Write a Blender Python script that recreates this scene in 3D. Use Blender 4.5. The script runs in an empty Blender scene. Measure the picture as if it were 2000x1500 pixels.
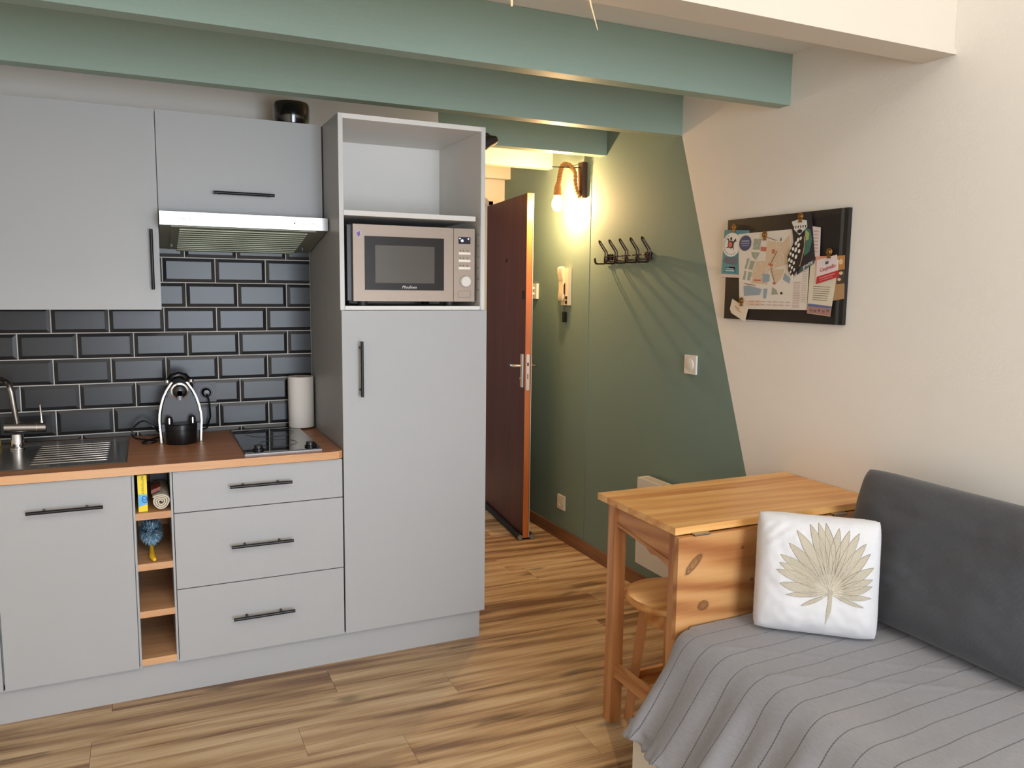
import bpy, bmesh, math, random
from mathutils import Vector, Matrix, noise
PI = math.pi
rnd = random.Random(7)
sc = bpy.context.scene
COL = sc.collection

# ------------------------------------------------------------------ camera
CAM = (-0.686679, -3.032290, 1.508954); YAW, PITCH, ROLL, FPX = 0.434476, 0.119792, 0.011792, 1554.217
cd = bpy.data.cameras.new('camera'); cam = bpy.data.objects.new('camera', cd); COL.objects.link(cam)
cy, sy, cp, sp = math.cos(YAW), math.sin(YAW), math.cos(PITCH), math.sin(PITCH)
f = Vector((sy*cp, cy*cp, -sp)); r = Vector((cy, -sy, 0)); u = r.cross(f)
r2 = r*math.cos(ROLL) + u*math.sin(ROLL); u2 = u*math.cos(ROLL) - r*math.sin(ROLL)
M = Matrix.Identity(4)
for i in range(3):
    M[i][0], M[i][1], M[i][2], M[i][3] = r2[i], u2[i], -f[i], CAM[i]
cam.matrix_world = M
cd.sensor_width = 36; cd.lens = FPX*36/2000; cd.clip_start = .02
sc.camera = cam

# ------------------------------------------------------------------ light
def srgb(c):
    return tuple(((v/255)/12.92 if v/255 <= .04045 else ((v/255+.055)/1.055)**2.4) for v in c)+(1.0,)
w = bpy.data.worlds.new('world'); sc.world = w; w.use_nodes = True
w.node_tree.nodes['Background'].inputs[0].default_value = (.72, .82, 1, 1)
w.node_tree.nodes['Background'].inputs[1].default_value = 2.0
def area(name, loc, rot, sx, sy_, power, col):
    l = bpy.data.lights.new(name, 'AREA'); l.shape = 'RECTANGLE'; l.size = sx; l.size_y = sy_
    l.energy = power; l.color = col
    o = bpy.data.objects.new(name, l); COL.objects.link(o); o.location = loc; o.rotation_euler = rot
    return o
YR = -6.6            # rear wall, behind the camera
XL = -2.35           # left wall
XR = 1.565           # right wall
YH = 1.975           # entrance wall at the end of the hall
area('window_daylight_low', (.275, YR-.16, 1.25), (PI/2, 0, 0), 2.05, 2.2, 215, (.79, .89, 1))
area('window_daylight_high', (.275, YR-.16, 4.95), (PI/2+.25, 0, 0), 2.05, 1.3, 120, (1, .975, .93))
vs = sc.view_settings
vs.view_transform = 'Standard'; vs.look = 'None'; vs.exposure = 0.05; vs.gamma = 1; vs.use_curve_mapping = False

# ------------------------------------------------------------------ helpers
def link(o, parent=None):
    COL.objects.link(o)
    if parent is not None: o.parent = parent
    return o
def thing(name, label, cat, loc=(0, 0, 0), rotz=0, group=None):
    o = bpy.data.objects.new(name, None); o.empty_display_size = .05
    o.location = loc; o.rotation_euler = (0, 0, rotz); COL.objects.link(o)
    o['label'] = label; o['category'] = cat
    if group: o['group'] = group
    return o
def tag(o, label, cat, group=None):
    o['label'] = label; o['category'] = cat
    if group: o['group'] = group
    return o
def add(name, bm, m, parent=None, bev=0, smooth=40, segs=2, label=None, local=False):
    """mesh object. Coordinates in bm are world ones unless local; children keep place relative to parent."""
    if bev:
        bmesh.ops.bevel(bm, geom=[e for e in bm.edges if len(e.link_faces) == 2 and e.calc_face_angle(0) > .5],
                        offset=bev, segments=segs, profile=.6, affect='EDGES', clamp_overlap=True)
    bmesh.ops.recalc_face_normals(bm, faces=bm.faces)
    me = bpy.data.meshes.new(name); bm.to_mesh(me); bm.free()
    for mm in (m if isinstance(m, (list, tuple)) else [m]): me.materials.append(mm)
    if smooth:
        me.shade_smooth(); me.set_sharp_from_angle(angle=math.radians(smooth))
    o = bpy.data.objects.new(name, me)
    link(o, parent)
    if parent is not None and not local:
        p = parent; mat = Matrix.Identity(4)
        while p is not None:
            pm = Matrix.LocRotScale(p.location, p.rotation_euler, p.scale)
            mat = pm @ p.matrix_parent_inverse.inverted() if False else (p.matrix_parent_inverse @ pm) @ mat
            p = p.parent
        o.matrix_parent_inverse = mat.inverted()
    if label: o['label'] = label
    return o
def B(*boxes):
    bm = bmesh.new()
    for b in boxes: bx(bm, *b)
    return bm
def bx(bm, x0, x1, y0, y1, z0, z1, mat=None, mi=0):
    vs_ = [Vector((x, y, z)) for z in (z0, z1) for y in (y0, y1) for x in (x0, x1)]
    if mat is not None: vs_ = [mat @ v for v in vs_]
    v = [bm.verts.new(p) for p in vs_]
    for q in ((0, 2, 3, 1), (4, 5, 7, 6), (0, 1, 5, 4), (2, 6, 7, 3), (0, 4, 6, 2), (1, 3, 7, 5)):
        bm.faces.new([v[i] for i in q]).material_index = mi
    return v
def frame_of(d):
    d = d.normalized(); a = Vector((0, 0, 1)) if abs(d.z) < .9 else Vector((1, 0, 0))
    s = d.cross(a).normalized(); return s, d.cross(s).normalized()
def tube(bm, pts, rad, n=10, cap=True, closed=False):
    pts = [Vector(p) for p in pts]; rings = []
    k = len(pts); s0 = None
    for i, p in enumerate(pts):
        if closed: d = pts[(i+1) % k]-pts[i-1]
        else: d = (pts[min(i+1, k-1)]-pts[max(i-1, 0)])
        d.normalize()
        if s0 is None: s0, _ = frame_of(d)
        s = (s0 - d*s0.dot(d)).normalized(); t = d.cross(s); s0 = s
        rr = rad[i] if isinstance(rad, (list, tuple)) else rad
        rings.append([bm.verts.new(p+(s*math.cos(2*PI*j/n)+t*math.sin(2*PI*j/n))*rr) for j in range(n)])
    for i in range(k if closed else k-1):
        a, b = rings[i], rings[(i+1) % k]
        for j in range(n): bm.faces.new((a[j], a[(j+1) % n], b[(j+1) % n], b[j]))
    if cap and not closed:
        bm.faces.new(rings[0][::-1]); bm.faces.new(rings[-1])
def T(*args, **k):
    bm = bmesh.new(); tube(bm, *args, **k); return bm
def lathe(bm, prof, c=(0, 0, 0), n=32, mat=None, sx=1, sy_=1):
    c = Vector(c); rings = []
    for (rr, z) in prof:
        if rr < 1e-6:
            p = Vector((0, 0, z)); p = (mat @ p) if mat else p; rings.append([bm.verts.new(c+p)])
        else:
            R = []
            for j in range(n):
                p = Vector((rr*sx*math.cos(2*PI*j/n), rr*sy_*math.sin(2*PI*j/n), z))
                p = (mat @ p) if mat else p; R.append(bm.verts.new(c+p))
            rings.append(R)
    for a, b in zip(rings, rings[1:]):
        for j in range(n):
            k = (j+1) % n
            if len(a) == 1 and len(b) == 1: continue
            if len(a) == 1: bm.faces.new((a[0], b[k], b[j]))
            elif len(b) == 1: bm.faces.new((a[j], a[k], b[0]))
            else: bm.faces.new((a[j], a[k], b[k], b[j]))
    return bm
def L(prof, c=(0, 0, 0), n=32, mat=None, **k):
    return lathe(bmesh.new(), prof, c, n, mat, **k)
RX = Matrix.Rotation(PI/2, 3, 'X')     # z axis -> -y (towards the room)
RYN = Matrix.Rotation(-PI/2, 3, 'Y')   # z axis -> -x (off the right wall)
def prism(bm, poly, axis, a, b, mi=0):
    """poly in the two other axes, extruded along axis from a to b"""
    def P(p, t):
        return {'x': (t, p[0], p[1]), 'y': (p[0], t, p[1]), 'z': (p[0], p[1], t)}[axis]
    va = [bm.verts.new(P(p, a)) for p in poly]; vb = [bm.verts.new(P(p, b)) for p in poly]
    n = len(poly)
    bm.faces.new(va).material_index = mi; bm.faces.new(vb[::-1]).material_index = mi
    for i in range(n): bm.faces.new((va[i], vb[i], vb[(i+1) % n], va[(i+1) % n])).material_index = mi
def PR(*a, **k):
    bm = bmesh.new(); prism(bm, *a, **k); return bm
def struct(name, bm, m, label=None, **k):
    o = add(name, bm, m, **k); o['kind'] = 'structure'
    if label: o['label'] = label
    return o
def text(name, s, size, m, parent, origin, right, up, off=.0004, align='CENTER', label=None, shear=0):
    c = bpy.data.curves.new(name, 'FONT'); c.body = s; c.size = size; c.align_x = align; c.align_y = 'CENTER'
    c.extrude = .0002; c.resolution_u = 2; c.shear = shear
    tmp = bpy.data.objects.new('tmp', c); COL.objects.link(tmp)
    bpy.context.view_layer.update()
    me = bpy.data.meshes.new_from_object(tmp.evaluated_get(bpy.context.evaluated_depsgraph_get()))
    bpy.data.objects.remove(tmp); bpy.data.curves.remove(c)
    R, U = Vector(right).normalized(), Vector(up).normalized(); N = R.cross(U)
    O = Vector(origin)+N*off
    for v in me.vertices: v.co = O+R*v.co.x+U*v.co.y+N*v.co.z
    bm = bmesh.new(); bm.from_mesh(me); bpy.data.meshes.remove(me)
    return add(name, bm, m, parent, smooth=0, label=label)

# ------------------------------------------------------------------ materials
def nm(name):
    m = bpy.data.materials.new(name); m.use_nodes = True
    nt = m.node_tree; return m, nt, nt.nodes['Principled BSDF']
def mat(name, col, rough=.5, metal=0, bump=0, bscale=200, var=0, vscale=3, emit=0, spec=.5, coat=0, stretch=None):
    m, nt, b = nm(name); c = srgb(col)
    b.inputs['Base Color'].default_value = c; b.inputs['Roughness'].default_value = rough
    b.inputs['Metallic'].default_value = metal; b.inputs['Specular IOR Level'].default_value = spec
    b.inputs['Coat Weight'].default_value = coat
    tc = nt.nodes.new('ShaderNodeTexCoord'); mp = nt.nodes.new('ShaderNodeMapping')
    nt.links.new(tc.outputs['Object'], mp.inputs[0])
    if stretch: mp.inputs['Scale'].default_value = stretch
    n = nt.nodes.new('ShaderNodeTexNoise'); n.inputs['Scale'].default_value = vscale; n.inputs['Detail'].default_value = 5
    nt.links.new(mp.outputs[0], n.inputs['Vector'])
    hv = nt.nodes.new('ShaderNodeHueSaturation'); hv.inputs['Color'].default_value = c
    mr = nt.nodes.new('ShaderNodeMapRange'); mr.inputs['To Min'].default_value = 1-max(var, .02); mr.inputs['To Max'].default_value = 1+max(var, .02)
    nt.links.new(n.outputs['Fac'], mr.inputs['Value']); nt.links.new(mr.outputs[0], hv.inputs['Value'])
    nt.links.new(hv.outputs[0], b.inputs['Base Color'])
    if bump:
        n2 = nt.nodes.new('ShaderNodeTexNoise'); n2.inputs['Scale'].default_value = bscale; n2.inputs['Detail'].default_value = 3
        nt.links.new(mp.outputs[0], n2.inputs['Vector'])
        bp = nt.nodes.new('ShaderNodeBump'); bp.inputs['Strength'].default_value = bump; bp.inputs['Distance'].default_value = .002
        nt.links.new(n2.outputs['Fac'], bp.inputs['Height']); nt.links.new(bp.outputs[0], b.inputs['Normal'])
    if emit:
        b.inputs['Emission Color'].default_value = c; b.inputs['Emission Strength'].default_value = emit
    return m
def wood(name, c_light, c_mid, c_dark, rough=.45, axis='x', s=1.0, streak=.5, rings=.35, knots=(), rand=0, lo=.30, hi=.72, spots=0):
    m, nt, b = nm(name); N = nt.nodes.new; lk = nt.links.new
    b.inputs['Roughness'].default_value = rough
    tc = N('ShaderNodeTexCoord'); src = tc.outputs['Object']
    oi = N('ShaderNodeObjectInfo')
    if rand:
        cm = N('ShaderNodeCombineXYZ')
        for k, q in enumerate((37.7, 91.3, 53.1)):
            mm = N('ShaderNodeMath'); mm.operation = 'MULTIPLY'; mm.inputs[1].default_value = q
            lk(oi.outputs['Random'], mm.inputs[0]); lk(mm.outputs[0], cm.inputs[k])
        va = N('ShaderNodeVectorMath'); va.operation = 'ADD'; lk(src, va.inputs[0]); lk(cm.outputs[0], va.inputs[1]); src = va.outputs[0]
    sc_ = {'x': (.9, 9, 9), 'y': (9, .9, 9), 'z': (9, 9, .9)}[axis]
    mp = N('ShaderNodeMapping'); mp.inputs['Scale'].default_value = tuple(v*s for v in sc_); lk(src, mp.inputs[0])
    n1 = N('ShaderNodeTexNoise'); n1.inputs['Scale'].default_value = 1.3; n1.inputs['Detail'].default_value = 7
    n1.inputs['Roughness'].default_value = .62; n1.inputs['Distortion'].default_value = .6; lk(mp.outputs[0], n1.inputs['Vector'])
    mp2 = N('ShaderNodeMapping'); mp2.inputs['Scale'].default_value = tuple(v*s*(6 if v > 5 else 2) for v in sc_); lk(src, mp2.inputs[0])
    n2 = N('ShaderNodeTexNoise'); n2.inputs['Scale'].default_value = 2; n2.inputs['Detail'].default_value = 4; lk(mp2.outputs[0], n2.inputs['Vector'])
    wv = N('ShaderNodeTexWave'); wv.bands_direction = 'DIAGONAL'; wv.inputs['Scale'].default_value = .9
    wv.inputs['Distortion'].default_value = 7; wv.inputs['Detail'].default_value = 2.5; wv.inputs['Detail Scale'].default_value = .8; lk(mp.outputs[0], wv.inputs['Vector'])
    def mix(a, bsock, fac):
        x = N('ShaderNodeMix'); x.data_type = 'FLOAT'; x.inputs[0].default_value = fac; lk(a, x.inputs[2]); lk(bsock, x.inputs[3]); return x.outputs[0]
    v = mix(n1.outputs['Fac'], n2.outputs['Fac'], streak*.5); v = mix(v, wv.outputs['Fac'], rings)
    if rand:
        a = N('ShaderNodeMath'); a.operation = 'MULTIPLY_ADD'; a.inputs[1].default_value = rand; a.inputs[2].default_value = -rand/2
        lk(oi.outputs['Random'], a.inputs[0]); a2 = N('ShaderNodeMath'); lk(a.outputs[0], a2.inputs[0]); lk(v, a2.inputs[1]); v = a2.outputs[0]
    cr = N('ShaderNodeValToRGB'); e = cr.color_ramp.elements
    e[0].position = lo; e[0].color = srgb(c_dark); e[1].position = hi; e[1].color = srgb(c_light)
    x = e.new((lo+hi)/2); x.color = srgb(c_mid); lk(v, cr.inputs[0]); colr = cr.outputs[0]
    def darken(colr, facsock, c):
        x = N('ShaderNodeMix'); x.data_type = 'RGBA'; lk(facsock, x.inputs[0]); lk(colr, x.inputs[6]); x.inputs[7].default_value = srgb(c); return x.outputs[2]
    if spots:
        mp3 = N('ShaderNodeMapping'); mp3.inputs['Scale'].default_value = {'x': (2.0, 7, 7), 'y': (7, 2.0, 7), 'z': (7, 7, 2.0)}[axis]; lk(src, mp3.inputs[0])
        ad = N('ShaderNodeTexNoise'); ad.inputs['Scale'].default_value = 3; lk(mp3.outputs[0], ad.inputs['Vector'])
        vm = N('ShaderNodeVectorMath'); vm.operation = 'MULTIPLY_ADD'; vm.inputs[1].default_value = (.5, .5, .5); lk(ad.outputs['Color'], vm.inputs[0]); lk(mp3.outputs[0], vm.inputs[2])
        vo = N('ShaderNodeTexVoronoi'); vo.voronoi_dimensions = '2D'; vo.inputs['Scale'].default_value = 1; vo.inputs['Randomness'].default_value = 1; lk(vm.outputs[0], vo.inputs['Vector'])
        sep = N('ShaderNodeSeparateColor'); lk(vo.outputs['Color'], sep.inputs[0])
        gt = N('ShaderNodeMath'); gt.operation = 'GREATER_THAN'; gt.inputs[1].default_value = .76; lk(sep.outputs[0], gt.inputs[0])
        mr = N('ShaderNodeMapRange'); mr.inputs['From Min'].default_value = .22; mr.inputs['From Max'].default_value = .04; mr.interpolation_type = 'SMOOTHSTEP'
        lk(vo.outputs['Distance'], mr.inputs['Value'])
        ml = N('ShaderNodeMath'); ml.operation = 'MULTIPLY'; lk(gt.outputs[0], ml.inputs[0]); lk(mr.outputs[0], ml.inputs[1])
        ml2 = N('ShaderNodeMath'); ml2.operation = 'MULTIPLY'; ml2.inputs[1].default_value = spots; lk(ml.outputs[0], ml2.inputs[0])
        colr = darken(colr, ml2.outputs[0], tuple(v*.42 for v in c_dark))
    for (p, sx_, sz_, ang) in knots:
        mk = N('ShaderNodeMapping'); mk.vector_type = 'TEXTURE'; mk.inputs['Location'].default_value = p; mk.inputs['Rotation'].default_value = (0, ang, 0)
        mk.inputs['Scale'].default_value = (sx_, 1, sz_); lk(tc.outputs['Object'], mk.inputs[0])
        nn = N('ShaderNodeTexNoise'); nn.inputs['Scale'].default_value = 1.5; lk(mk.outputs[0], nn.inputs['Vector'])
        vm = N('ShaderNodeVectorMath'); vm.operation = 'MULTIPLY_ADD'; vm.inputs[1].default_value = (.6, 0, .6); lk(nn.outputs['Color'], vm.inputs[0]); lk(mk.outputs[0], vm.inputs[2])
        v2 = N('ShaderNodeVectorMath'); v2.operation = 'ADD'; v2.inputs[1].default_value = (-.3, 0, -.3); lk(vm.outputs[0], v2.inputs[0])
        ln = N('ShaderNodeVectorMath'); ln.operation = 'LENGTH'; lk(v2.outputs[0], ln.inputs[0])
        kr = N('ShaderNodeValToRGB'); ke = kr.color_ramp.elements
        ke[0].position = 0; ke[0].color = (.75,)*3+(1,); ke[1].position = 1; ke[1].color = (0, 0, 0, 1)
        for q, vv in ((.25, .45), (.4, .9), (.55, .55), (.72, .95), (.85, .25)):
            z = ke.new(q); z.color = (vv,)*3+(1,)
        lk(ln.outputs['Value'], kr.inputs[0]); colr = darken(colr, kr.outputs[0], tuple(v*.62 for v in c_dark))
    lk(colr, b.inputs['Base Color'])
    bp = N('ShaderNodeBump'); bp.inputs['Strength'].default_value = .15; bp.inputs['Distance'].default_value = .001
    lk(v, bp.inputs['Height']); lk(bp.outputs[0], b.inputs['Normal'])
    return m
WALLC = (236, 230, 221); GREENC = (112, 138, 124)
m_wall = mat('wall_paint', WALLC, .85, bump=.25, bscale=90, var=.015)
m_green = mat('green_wall_paint', (116, 138, 130), .75, bump=.25, bscale=90, var=.02)
m_beam = mat('green_beam_paint', (138, 158, 144), .5, bump=.35, bscale=60, var=.03, stretch=(.15, 1, 1))
m_cream = mat('cream_paint', (226, 216, 190), .6, bump=.2, bscale=60, var=.02)
m_white = mat('white_paint', (232, 228, 220), .6, bump=.15, bscale=60)
m_cab = mat('grey_laminate', (168, 168, 168), .42, bump=.05, bscale=400, var=.012)
m_cabw = mat('white_laminate', (226, 222, 216), .45)
m_edge = mat('light_edge_band', (212, 210, 206), .45)
m_gap = mat('dark_gap', (40, 40, 42), .8)
m_tile = mat('black_satin_tile', (22, 22, 25), .30, spec=.42, var=.05, vscale=20, bump=.05, bscale=30)
m_grout = mat('pale_grout', (205, 200, 194), .9)
m_black = mat('black_metal', (22, 22, 24), .35, .3)
m_blackp = mat('black_plastic', (16, 16, 18), .28)
m_dgrey = mat('dark_grey_plastic', (58, 59, 64), .4)
m_steel = mat('brushed_steel', (168, 165, 162), .24, 1, var=.01, stretch=(.05, 1, 1), vscale=80)
m_steelw = mat('warm_brushed_steel', (164, 148, 134), .45, .3, var=.05, stretch=(.08, 1, 1), vscale=60)
m_chrome = mat('chrome', (225, 225, 228), .1, 1)
m_alu = mat('satin_aluminium', (222, 214, 202), .35, .6)
m_glass = mat('black_ceramic_glass', (6, 6, 8), .03, spec=.6, coat=.5)
m_ovenglass = mat('oven_window_mesh', (84, 79, 72), .2, spec=.4)
m_ovenframe = mat('oven_dark_glass', (34, 27, 24), .3, spec=.25)
m_hoodg = mat('greasy_grey_filter', (128, 130, 112), .45, .25, var=.12, vscale=30)
m_plast = mat('white_plastic', (226, 222, 214), .35)
m_cplast = mat('cream_plastic', (222, 206, 176), .4)
m_roll = mat('paper_towel', (226, 218, 208), .95, bump=.5, bscale=120)
m_pine = wood('pine', (232, 176, 112), (214, 152, 88), (188, 118, 62), .38, 'x', 1.0, .7, .25)
m_pine_y = wood('pine_along_depth', (206, 150, 98), (190, 132, 80), (166, 104, 60), .4, 'y', 1.0, .7, .25)
m_pine_z = wood('pine_upright', (206, 148, 98), (190, 130, 80), (160, 98, 56), .4, 'z', 1.0, .8, .25)
m_pine_board = wood('pine_board', (230, 180, 112), (216, 158, 92), (196, 130, 70), .33, 'x', 1.0, .8, .2, rand=.34)
m_flap = wood('pine_flap', (200, 150, 98), (186, 132, 80), (156, 98, 54), .36, 'x', 1.0, .6, .35,
              knots=[((.774, -1.185, .70), .05, .017, -.75), ((.815, -1.185, .565), .026, .019, 0), ((.957, -1.185, .727), .007, .007, 0), ((1.0, -1.185, .62), .009, .006, 0)])
m_work = wood('oak_worktop', (196, 138, 96), (178, 118, 78), (150, 94, 60), .38, 'x', 1.1, .6, .1)
m_workedge = wood('oak_worktop_edge', (226, 178, 130), (214, 162, 114), (196, 142, 96), .4, 'x', 1.2, .6, .05)
m_shelf = wood('oak_shelf_edge', (222, 176, 130), (206, 156, 112), (186, 134, 92), .45, 'x', 1.1, .6, .05)
m_floor = wood('oak_floor', (214, 186, 146), (184, 150, 110), (124, 90, 64), .42, 'x', .85, .7, .12, rand=.16, lo=.34, hi=.62, spots=.5)
m_base = wood('brown_baseboard', (150, 108, 78), (132, 92, 64), (108, 72, 50), .5, 'y', 1, .5, .1)
m_doorw = wood('red_brown_door_veneer', (92, 48, 24), (80, 40, 18), (66, 32, 14), .5, 'z', .7, .4, .1)
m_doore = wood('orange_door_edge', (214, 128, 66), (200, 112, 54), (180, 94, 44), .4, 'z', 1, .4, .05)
m_darkwood = wood('dark_wood_block', (84, 52, 38), (64, 38, 28), (44, 26, 20), .5, 'z', 1, .5, .1)
m_rope = mat('hemp_rope', (176, 126, 74), .9, bump=.6, bscale=300, var=.15, vscale=60)
m_bulb, _nt, _b = nm('lit_bulb_glass')
_tr = _nt.nodes.new('ShaderNodeBsdfTransparent'); _em = _nt.nodes.new('ShaderNodeEmission'); _mx = _nt.nodes.new('ShaderNodeMixShader')
_em.inputs[0].default_value = (1, .78, .45, 1); _em.inputs[1].default_value = 60; _mx.inputs[0].default_value = .2
_nt.links.new(_tr.outputs[0], _mx.inputs[1]); _nt.links.new(_em.outputs[0], _mx.inputs[2]); _nt.links.new(_mx.outputs[0], _nt.nodes['Material Output'].inputs[0])
m_cork = mat('black_chalkboard', (24, 20, 20), .55)
m_corke = mat('board_grey_edge', (64, 68, 70), .5)
m_straw = mat('straw', (226, 190, 150), .9)
m_pompom = mat('matte_black_lamp', (34, 28, 32), .6)
# woven fabrics
def fabric(name, c, c2, scale=900, rough=.95, bump=.5, stripe=None):
    m, nt, b = nm(name); N = nt.nodes.new; lk = nt.links.new
    b.inputs['Roughness'].default_value = rough; b.inputs['Specular IOR Level'].default_value = .15
    b.inputs['Sheen Weight'].default_value = .25
    tc = N('ShaderNodeTexCoord')
    uv = tc.outputs['UV']
    w1 = N('ShaderNodeTexWave'); w1.bands_direction = 'X'; w1.inputs['Scale'].default_value = scale/20; w1.inputs['Distortion'].default_value = 1.5; w1.inputs['Detail'].default_value = 2; lk(uv, w1.inputs[0])
    w2 = N('ShaderNodeTexWave'); w2.bands_direction = 'Y'; w2.inputs['Scale'].default_value = scale/20; w2.inputs['Distortion'].default_value = 1.5; w2.inputs['Detail'].default_value = 2; lk(uv, w2.inputs[0])
    mu = N('ShaderNodeMath'); mu.operation = 'ADD'; lk(w1.outputs['Fac'], mu.inputs[0]); lk(w2.outputs['Fac'], mu.inputs[1])
    nz = N('ShaderNodeTexNoise'); nz.inputs['Scale'].default_value = 40; nz.inputs['Detail'].default_value = 8; nz.inputs['Roughness'].default_value = .7
    mpn = N('ShaderNodeMapping'); mpn.inputs['Scale'].default_value = (6, 1, 1); lk(uv, mpn.inputs[0]); lk(mpn.outputs[0], nz.inputs['Vector'])
    mx = N('ShaderNodeMath'); mx.operation = 'MULTIPLY_ADD'; mx.inputs[1].default_value = .25; lk(mu.outputs[0], mx.inputs[0]); lk(nz.outputs['Fac'], mx.inputs[2])
    cr = N('ShaderNodeValToRGB'); e = cr.color_ramp.elements; e[0].position = .35; e[0].color = srgb(c2); e[1].position = 1.0; e[1].color = srgb(c)
    lk(mx.outputs[0], cr.inputs[0]); colr = cr.outputs[0]; h = mx.outputs[0]
    if stripe:
        sx = N('ShaderNodeSeparateXYZ'); lk(uv, sx.inputs[0])
        wn = N('ShaderNodeTexNoise'); wn.inputs['Scale'].default_value = 3; wn.inputs['Detail'].default_value = 1; lk(uv, wn.inputs['Vector'])
        wm = N('ShaderNodeMath'); wm.operation = 'MULTIPLY_ADD'; wm.inputs[1].default_value = .02; lk(wn.outputs['Fac'], wm.inputs[0]); lk(sx.outputs['Y'], wm.inputs[2])
        fr = N('ShaderNodeMath'); fr.operation = 'PINGPONG'; fr.inputs[1].default_value = stripe/2; lk(wm.outputs[0], fr.inputs[0])
        mr = N('ShaderNodeMapRange'); mr.inputs['From Min'].default_value = .0024; mr.inputs['From Max'].default_value = .0008; lk(fr.outputs[0], mr.inputs['Value'])
        dot = N('ShaderNodeMath'); dot.operation = 'PINGPONG'; dot.inputs[1].default_value = .004; lk(sx.outputs['X'], dot.inputs[0])
        dm = N('ShaderNodeMapRange'); dm.inputs['From Max'].default_value = .004; dm.inputs['To Min'].default_value = .35; lk(dot.outputs[0], dm.inputs['Value'])
        ml = N('ShaderNodeMath'); ml.operation = 'MULTIPLY'; lk(mr.outputs[0], ml.inputs[0]); lk(dm.outputs[0], ml.inputs[1])
        x = N('ShaderNodeMix'); x.data_type = 'RGBA'; lk(ml.outputs[0], x.inputs[0]); lk(colr, x.inputs[6]); x.inputs[7].default_value = srgb(tuple(v*.62 for v in c2)); colr = x.outputs[2]
        hs = N('ShaderNodeMath'); hs.operation = 'MULTIPLY_ADD'; hs.inputs[1].default_value = -2.5; lk(mr.outputs[0], hs.inputs[0]); lk(h, hs.inputs[2]); h = hs.outputs[0]
    lk(colr, b.inputs['Base Color'])
    bp = N('ShaderNodeBump'); bp.inputs['Strength'].default_value = bump; bp.inputs['Distance'].default_value = .0012
    lk(h, bp.inputs['Height']); lk(bp.outputs[0], b.inputs['Normal'])
    return m
m_blanket = fabric('grey_cotton', (157, 156, 160), (132, 131, 136), 3000, stripe=.068)
m_dark = fabric('charcoal_linen', (84, 85, 89), (62, 63, 68), 1200, bump=.4)
m_cush = fabric('white_cotton', (216, 214, 214), (204, 202, 204), 1500, bump=.2)
m_leaf = mat('gold_beige_embroidery', (190, 180, 160), .6, .15, bump=.8, bscale=700, var=.12, vscale=200)
m_leafhi = mat('pale_gold_thread', (236, 230, 214), .4, .3)
m_leaflo = mat('dull_gold_outline', (160, 148, 126), .6, .2)

# ================================================================== STRUCTURE
# right wall: two paints meeting along a slanted line, so two materials on one slab
ZC = 2.392; ZTOP = 5.9
def yline(z): return .021 + (z-2.205)*.360
bm = bmesh.new()
def quadx(pts, x, mi):
    fce = bm.faces.new([bm.verts.new((x, a, b_)) for a, b_ in pts]); fce.material_index = mi
quadx([(yline(0), 0), (YH+.2, 0), (YH+.2, ZC+.1), (.06, ZC+.1), (.06, 2.205), (yline(2.205), 2.205)], XR, 1)
quadx([(YR-.2, 0), (yline(0), 0), (yline(2.205), 2.205), (.06, 2.205), (.06, ZC+.1), (.06, ZTOP), (YR-.2, ZTOP)], XR, 0)
bx(bm, XR+.001, XR+.2, YR-.2, 2.2, -.02, ZTOP, mi=0)
wr = struct('wall_right', bm, [m_wall, m_green], smooth=0)
wk = struct('wall_kitchen', B((XL, .611, .622, .70, 0, ZC+.1)), m_wall)
struct('wall_hall', B((.531, .611, .70, YH, 0, ZC+.1)), m_wall)
struct('wall_left', B((XL-.15, XL, YR-.2, .7, 0, ZTOP)), m_wall)
WX0, WX1 = -.75, 1.30
struct('wall_rear', B((XL-.15, WX0, YR-.15, YR, 0, ZTOP), (WX1, XR+.1, YR-.15, YR, 0, 2.9), (WX0, WX1, YR-.15, YR, 2.35, 4.3),
                      (WX0, XR+.1, YR-.15, YR, 5.6, ZTOP), (WX1+.0, XR+.1, YR-.15, YR, 2.9, ZTOP)), m_wall)
# the part of the rear wall left of the high window is opened too
struct('wall_gable', B((XL, XR, YR+.0, YR+.001, ZTOP-.02, ZTOP)), m_wall)
# entrance wall with doorway (x .66 .. 1.455)
struct('wall_entrance', B((.611, XR, YH, YH+.14, 2.085, ZC+.1), (.611, .655, YH, YH+.14, 0, 2.085), (1.475, XR, YH, YH+.14, 0, 2.085)), m_cream)
struct('wall_landing', B((.2, 2.0, 3.2, 3.3, 0, 2.5)), m_doorw)
struct('trim_1', B((.655, .69, YH-.012, YH+.14, 0, 2.085), (1.445, 1.475, YH-.012, YH+.14, 0, 2.085), (.655, 1.475, YH-.012, YH+.14, 2.06, 2.10)), m_cream, label='cream painted casing of the entrance doorway', bev=.003)
# ceilings: low one carrying the mezzanine, high one over the room
struct('ceiling', B((XL, XR, -1.225, 3.3, ZC, ZC+.08)), m_white)
struct('ceiling_upper', B((XL-.1, XR+.1, YR-.2, 3.3, ZTOP, ZTOP+.1)), m_white)
struct('wall_mezzanine', B((XL, XR, -1.2, -1.12, ZC+.08, ZTOP)), m_wall)
# beams
def beam(n, y0, y1, z0, mm, label, x0=XL, x1=XR, b_=.004):
    struct('trim_%d' % n, B((x0, x1-.0005, y0, y1, z0, ZC-.001)), mm, label=label, bev=b_)
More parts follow.
